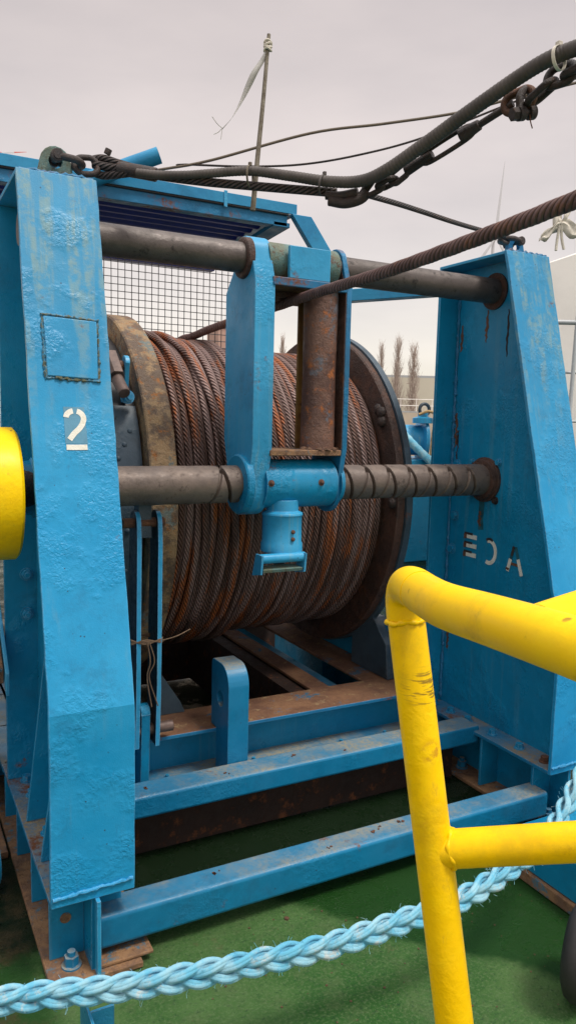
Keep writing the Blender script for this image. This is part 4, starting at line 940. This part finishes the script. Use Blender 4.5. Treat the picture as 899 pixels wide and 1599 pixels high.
def rag(a, b, w):
    a, b = np.array(a), np.array(b); n = 9; V = []; F = []; sd = np.array([.9, -.44, 0])
    for i in range(n):
        t = i / (n - 1); p = a + (b - a) * t + np.array([0, 0, .012 * math.sin(t * 9)])
        for j in range(5): V.append(p + np.cross(sd, [.3, .3, 0]) * 0 + (sd * .3 + np.array([0, 0, .8])) * (j - 2) / 2 * w * (.3 + .7 * math.sin(PI * min(.98, t * .8 + .15))) + np.array([.2, .4, 0]) * .02 * math.sin(j * 2.2 + t * 4))
    for i in range(n - 1):
        for j in range(4): F.append((5 * i + j, 5 * i + j + 1, 5 * i + 6 + j, 5 * i + 5 + j))
    ct.add(V, F)
rag((3.96, 3.76, 2.93), (3.86, 3.83, 2.83), .06); rag((3.96, 3.76, 2.93), (4.12, 3.68, 2.86), .055); rag((3.96, 3.76, 2.92), (3.93, 3.79, 3.05), .07); rag((3.97, 3.75, 2.95), (4.05, 3.72, 3.06), .065)
ct.tube(smooth([(3.96, 3.76, 2.92), (3.955, 3.77, 2.83), (3.95, 3.77, 2.76)], .02), .009, 8); ct.tube(smooth([(3.97, 3.755, 2.92), (3.985, 3.76, 2.84), (4.0, 3.75, 2.77)], .02), .009, 8)
o = ct.build('tied_cloth', 'cloth'); sm = o.modifiers.new('thickness', 'SOLIDIFY'); sm.thickness = .004
tag(o, 'crumpled beige cloth knotted around the white rail', 'cloth')

# ------------------------------------------------------------------ setting
V = []; F = []
def sheet(name, mat, x0, x1, y0, y1, z, nx=2, ny=2, thick=None):
    V = [(x0 + (x1 - x0) * i / (nx - 1), y0 + (y1 - y0) * j / (ny - 1), z) for i in range(nx) for j in range(ny)]
    F = [(i * ny + j, (i + 1) * ny + j, (i + 1) * ny + j + 1, i * ny + j + 1) for i in range(nx - 1) for j in range(ny - 1)]
    return tag(MB().add(V, F).build(name, mat), kind='structure')
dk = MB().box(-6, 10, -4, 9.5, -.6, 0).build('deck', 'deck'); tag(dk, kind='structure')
sheet('ground', 'quay', -2500, 2500, -2500, 2500, -2.2)
fwl = root('flood_wall', (36, 49, -2.2), 'long pale concrete quay wall with upright joints', 'wall')
wa, wb = np.array([16., 59.5, 0]), np.array([62., 36.5, 0]); wdr = (wb - wa) / np.linalg.norm(wb - wa); wn = np.array([wdr[1], -wdr[0], 0])
MB().quadprism([wa + [0, 0, -2.2], wb + [0, 0, -2.2], wb + [0, 0, 2.55], wa + [0, 0, 2.55]], -wn * .4).build('wall_face', 'concrete', fwl)
for i in range(20):
    p = wa + wdr * (2.4 * i + .6); MB().quadprism([p + wn * -.01 + [0, 0, -2.2], p + wdr * .1 + wn * -.01 + [0, 0, -2.2], p + wdr * .1 + wn * -.01 + [0, 0, 2.5], p + wn * -.01 + [0, 0, 2.5]], wn * .06).build('joint', 'brick', fwl)
MB().quadprism([wa + [0, 0, 2.56], wb + [0, 0, 2.56], wb + [0, 0, 2.66], wa + [0, 0, 2.66]], -wn * .5).build('coping', 'railwhite', fwl)
qr = root('quay_railing', (36, 50, 2.66), 'thin white railing along the top of the quay wall', 'railing')
rm = MB()
for i in range(40): p = wa + wdr * (1.25 * i) - wn * .2; rm.cyl(p + [0, 0, 2.66], p + [0, 0, 3.6], .03, 6)
rm.build('stanchions', 'white', qr)
for z in (3.1, 3.6): MB().cyl(wa - wn * .2 + [0, 0, z], wb - wn * .2 + [0, 0, z], .03, 6).build('rail', 'white', qr)
# warehouse
wh_ = root('warehouse', (120, 167, -2.2), 'long low cream warehouse on the far side of the quay', 'warehouse')
b0, b1 = np.array([60., 205, 0]), np.array([260., 95, 0]); bd_ = (b1 - b0) / np.linalg.norm(b1 - b0); bn = np.array([-bd_[1], bd_[0], 0])
MB().quadprism([b0 + [0, 0, -2.2], b1 + [0, 0, -2.2], b1 + [0, 0, 14.2], b0 + [0, 0, 14.2]], bn * 60).build('walls', 'cladding', wh_)
MB().quadprism([b0 + [0, 0, 14.21], b1 + [0, 0, 14.21], b1 + [0, 0, 14.8], b0 + [0, 0, 14.8]], bn * 61).build('roof_edge', 'railwhite', wh_)
MB().quadprism([b0 - bn * .3 + [0, 0, 3.2], b1 - bn * .3 + [0, 0, 3.2], b1 - bn * .3 + [0, 0, 4.4], b0 - bn * .3 + [0, 0, 4.4]], bn * .2).build('window_band', 'railwhite', wh_)
ch_ = root('brick_tower', (20, 47, -2.2), 'faded pink brick tower seen through the mesh', 'tower')
MB().box(19.35, 20.6, 46.5, 48.5, -2.2, 7.6).build('shaft', 'brick', ch_, .05); MB().box(19.3, 20.65, 46.4, 48.6, 7.61, 7.8).build('cap', 'brick', ch_)
lp = root('lamp_post', (122, 160, -2.2), 'thin lamp post in front of the cream warehouse', 'lamp post')
MB().cyl((118.5, 158.5, -2.2), (118.5, 158.5, 14.5), .16, 8, r2=.09).build('pole', 'hazy_bark', lp)
for z in (9.0, 12.0): MB().cyl((117.6, 159.0, z), (119.4, 158.0, z), .12, 6).build('lamp_arm', 'hazy_bark', lp)
# bare poplars
def poplar(x, y, h, w, label):
    r = root('poplar_tree', (x, y, -2.2), label, 'tree', 'bare poplars beyond the quay')
    base = np.array([x, y, -2.2]); H = h + 2.2
    MB().tube(smooth([base, base + [random.uniform(-.2, .2), 0, H * .5], base + [random.uniform(-.3, .3), 0, H * .97]], 1.2), lambda S: .28 * (1 - S / H) + .03, 8).build('trunk', 'hazy_bark', r)
    mb = MB()
    for i in range(260):
        z0 = H * random.uniform(.12, .9); a = random.uniform(0, 2 * PI); L = random.uniform(.10, .22) * H * (1.05 - z0 / H * .5); sp = w * random.uniform(.3, 1) * (1.15 - .75 * z0 / H)
        d = np.array([math.cos(a), math.sin(a), 0]); p0 = base + [0, 0, z0]
        p1 = p0 + d * sp * .55 + [0, 0, L * .4]; p2 = p0 + d * sp + [0, 0, L]
        if p2[2] > base[2] + H * 1.02: continue
        mb.tube(smooth([p0, p1, p2], 1.2), lambda S: np.linspace(.05, .015, len(S)), 4, caps=False)
        for _ in range(2):
            t = random.uniform(.3, .9); q = p1 + (p2 - p1) * t; e = q + np.array([random.uniform(-.5, .5), random.uniform(-.5, .5), random.uniform(.6, 1.6)])
            mb.tube(np.array([q, e]), .016, 3, caps=False)
    mb.build('crown', 'hazy_bark', r)
poplar(90.3, 125.2, 18.4, 1.9, 'tallest bare poplar of the group, next to the drum rim')
poplar(93.0, 123.5, 17.4, 2.0, 'broad bare poplar closest to the lettered frame')
poplar(99.0, 143.5, 19.6, 1.6, 'slim bare poplar just above the drum disc')
poplar(101.8, 141.5, 15.0, .9, 'short thin bare poplar standing between two taller ones')
poplar(79.3, 153.5, 20.5, 1.5, 'bare poplar seen through the opening of the rope guide')
# wind turbines
def turbine(hub, R_, angs, label, banded=False, face=(.45, .89)):
    r = root('wind_turbine', (hub[0], hub[1], -2.2), label, 'wind turbine', 'distant wind turbines')
    hub = np.array(hub, float); f = np.array([face[0], face[1], 0]); rt2 = np.array([f[1], -f[0], 0])
    MB().tube(np.array([[hub[0] + f[0] * 4, hub[1] + f[1] * 4, -2.2], hub + f * 4]), np.array([R_ * .04, R_ * .022]), 16).build('tower', 'turbine', r)
    MB().cyl(hub - f * 2, hub + f * 7, R_ * .032, 12).build('nacelle', 'turbine', r)
    for a in angs:
        a = math.radians(a); d = rt2 * math.sin(a) + np.array([0, 0, math.cos(a)]); pr_ = np.cross(d, f)
        P = [(0, .012), (.12, .022), (.25, .034), (.6, .022), (.9, .010), (1., .003)]
        def seg(lo, hi, mat, nm='blade'):
            ts = [lo] + [t for t, _ in P if lo < t < hi] + [hi]; V = []
            for t in ts:
                w = np.interp(t, [q[0] for q in P], [q[1] for q in P]) * R_; c = hub + d * R_ * t - f * 2
                V += [c - pr_ * w * .5, c - f * w * .15, c + pr_ * w * .7, c + f * w * .15]
            F = [(4 * i + k, 4 * i + (k + 1) % 4, 4 * i + 4 + (k + 1) % 4, 4 * i + 4 + k) for i in range(len(ts) - 1) for k in range(4)]
            F += [(0, 1, 2, 3), tuple(4 * (len(ts) - 1) + k for k in (3, 2, 1, 0))]
            MB().add(V, F).build(nm, mat, r)
        if banded:
            seg(0, .62, 'turbine'); seg(.62, .76, 'red', 'blade_band'); seg(.76, .88, 'turbine'); seg(.88, 1, 'red', 'blade_band')
        else: seg(0, 1, 'turbine')
turbine((430.9, 474.9, 149), 57.5, (4, 214, 146), 'white wind turbine with one blade upright, far behind the lettered frame')
turbine((39, 812, 236), 95, (80, 200, 320), 'red-banded wind turbine whose blade tip shows above the canopy', True, (.13, .99))

# ------------------------------------------------------------------ world, sun, camera
w = bpy.data.worlds.new('World'); sc.world = w; w.use_nodes = True; nt = w.node_tree; nt.nodes.clear()
out = nt.nodes.new('ShaderNodeOutputWorld'); bg1 = nt.nodes.new('ShaderNodeBackground'); bg2 = nt.nodes.new('ShaderNodeBackground'); ad = nt.nodes.new('ShaderNodeAddShader')
sky = nt.nodes.new('ShaderNodeTexSky'); sky.sky_type = 'NISHITA'; sky.sun_disc = False
EL, AZ = math.radians(64), math.radians(148)     # soft sun high behind the camera (clockwise from +Y)
sky.sun_elevation = EL; sky.sun_rotation = AZ
nt.links.new(sky.outputs[0], bg1.inputs[0]); bg1.inputs[1].default_value = .05
tc = nt.nodes.new('ShaderNodeTexCoord'); sp = nt.nodes.new('ShaderNodeSeparateXYZ'); nt.links.new(tc.outputs['Generated'], sp.inputs[0])
cr = nt.nodes.new('ShaderNodeValToRGB'); nt.links.new(sp.outputs[2], cr.inputs[0]); e = cr.color_ramp
e.elements[0].position = 0.; e.elements[0].color = (.80, .69, .57, 1); e.elements[1].position = 1.; e.elements[1].color = (1.9, 1.8, 1.7, 1)
for p, c in ((.10, (.81, .69, .58)), (.24, (.72, .60, .51)), (.46, (.60, .50, .43)), (.62, (.60, .55, .52)), (.80, (1.3, 1.22, 1.15))):
    q = e.elements.new(p); q.color = (*c, 1)
no = nt.nodes.new('ShaderNodeTexNoise'); no.inputs['Scale'].default_value = 2.6; no.inputs['Detail'].default_value = 5
mp = nt.nodes.new('ShaderNodeMapping'); mp.inputs['Scale'].default_value = (1, 1, 3.2); nt.links.new(tc.outputs['Generated'], mp.inputs[0]); nt.links.new(mp.outputs[0], no.inputs['Vector'])
mr_ = nt.nodes.new('ShaderNodeMapRange'); mr_.inputs['To Min'].default_value = .85; mr_.inputs['To Max'].default_value = 1.10; mr_.inputs['From Min'].default_value = .3; mr_.inputs['From Max'].default_value = .7
nt.links.new(no.outputs[0], mr_.inputs[0])
az = nt.nodes.new('ShaderNodeMath'); az.operation = 'MULTIPLY_ADD'; nt.links.new(sp.outputs[0], az.inputs[0]); az.inputs[1].default_value = 1.0; az.inputs[2].default_value = 0.
ay = nt.nodes.new('ShaderNodeMath'); ay.operation = 'MULTIPLY_ADD'; nt.links.new(sp.outputs[1], ay.inputs[0]); ay.inputs[1].default_value = .55; nt.links.new(az.outputs[0], ay.inputs[2])
dm = nt.nodes.new('ShaderNodeMapRange'); dm.interpolation_type = 'SMOOTHSTEP'; nt.links.new(ay.outputs[0], dm.inputs[0])      # added to dim the sky behind and to port; set even, no effect
dm.inputs['From Min'].default_value = -.75; dm.inputs['From Max'].default_value = .15; dm.inputs['To Min'].default_value = 1.; dm.inputs['To Max'].default_value = 1.
mu = nt.nodes.new('ShaderNodeMath'); mu.operation = 'MULTIPLY'; nt.links.new(mr_.outputs[0], mu.inputs[0]); nt.links.new(dm.outputs[0], mu.inputs[1])
nt.links.new(cr.outputs[0], bg2.inputs[0]); nt.links.new(mu.outputs[0], bg2.inputs[1])
nt.links.new(bg1.outputs[0], ad.inputs[0]); nt.links.new(bg2.outputs[0], ad.inputs[1]); nt.links.new(ad.outputs[0], out.inputs[0])

sl = bpy.data.lights.new('Sun', 'SUN'); sl.energy = 2.6; sl.angle = math.radians(14); sl.color = (1, .95, .88)
so = bpy.data.objects.new('Sun', sl); COL.objects.link(so)
sd = Vector((math.sin(AZ) * math.cos(EL), math.cos(AZ) * math.cos(EL), math.sin(EL)))
so.rotation_euler = sd.to_track_quat('Z', 'Y').to_euler(); so.location = (0, -3, 8)

cd = bpy.data.cameras.new('Camera'); cam = bpy.data.objects.new('Camera', cd); COL.objects.link(cam); sc.camera = cam
pi_, ya, ro = math.radians(6.754), math.radians(61.986), math.radians(1.402)
fwd = Vector((math.cos(ya) * math.cos(pi_), math.sin(ya) * math.cos(pi_), -math.sin(pi_))); r0 = Vector((math.sin(ya), -math.cos(ya), 0)); u0 = r0.cross(fwd)
rr_ = r0 * math.cos(ro) + u0 * math.sin(ro); uu = -r0 * math.sin(ro) + u0 * math.cos(ro)
mt = Matrix((rr_, uu, -fwd)).transposed().to_4x4(); mt.translation = (0, 0, 1.6); cam.matrix_world = mt
cd.sensor_fit = 'VERTICAL'; cd.sensor_height = 24; cd.lens = 24 * 1189.6 / 1599; cd.clip_start = .05; cd.clip_end = 6000

vs = sc.view_settings; vs.view_transform = 'Standard'; vs.look = 'None'; vs.gamma = 1; vs.use_curve_mapping = False; vs.exposure = 0.
sc.cycles.max_bounces = 6; sc.cycles.diffuse_bounces = 3; sc.cycles.glossy_bounces = 3
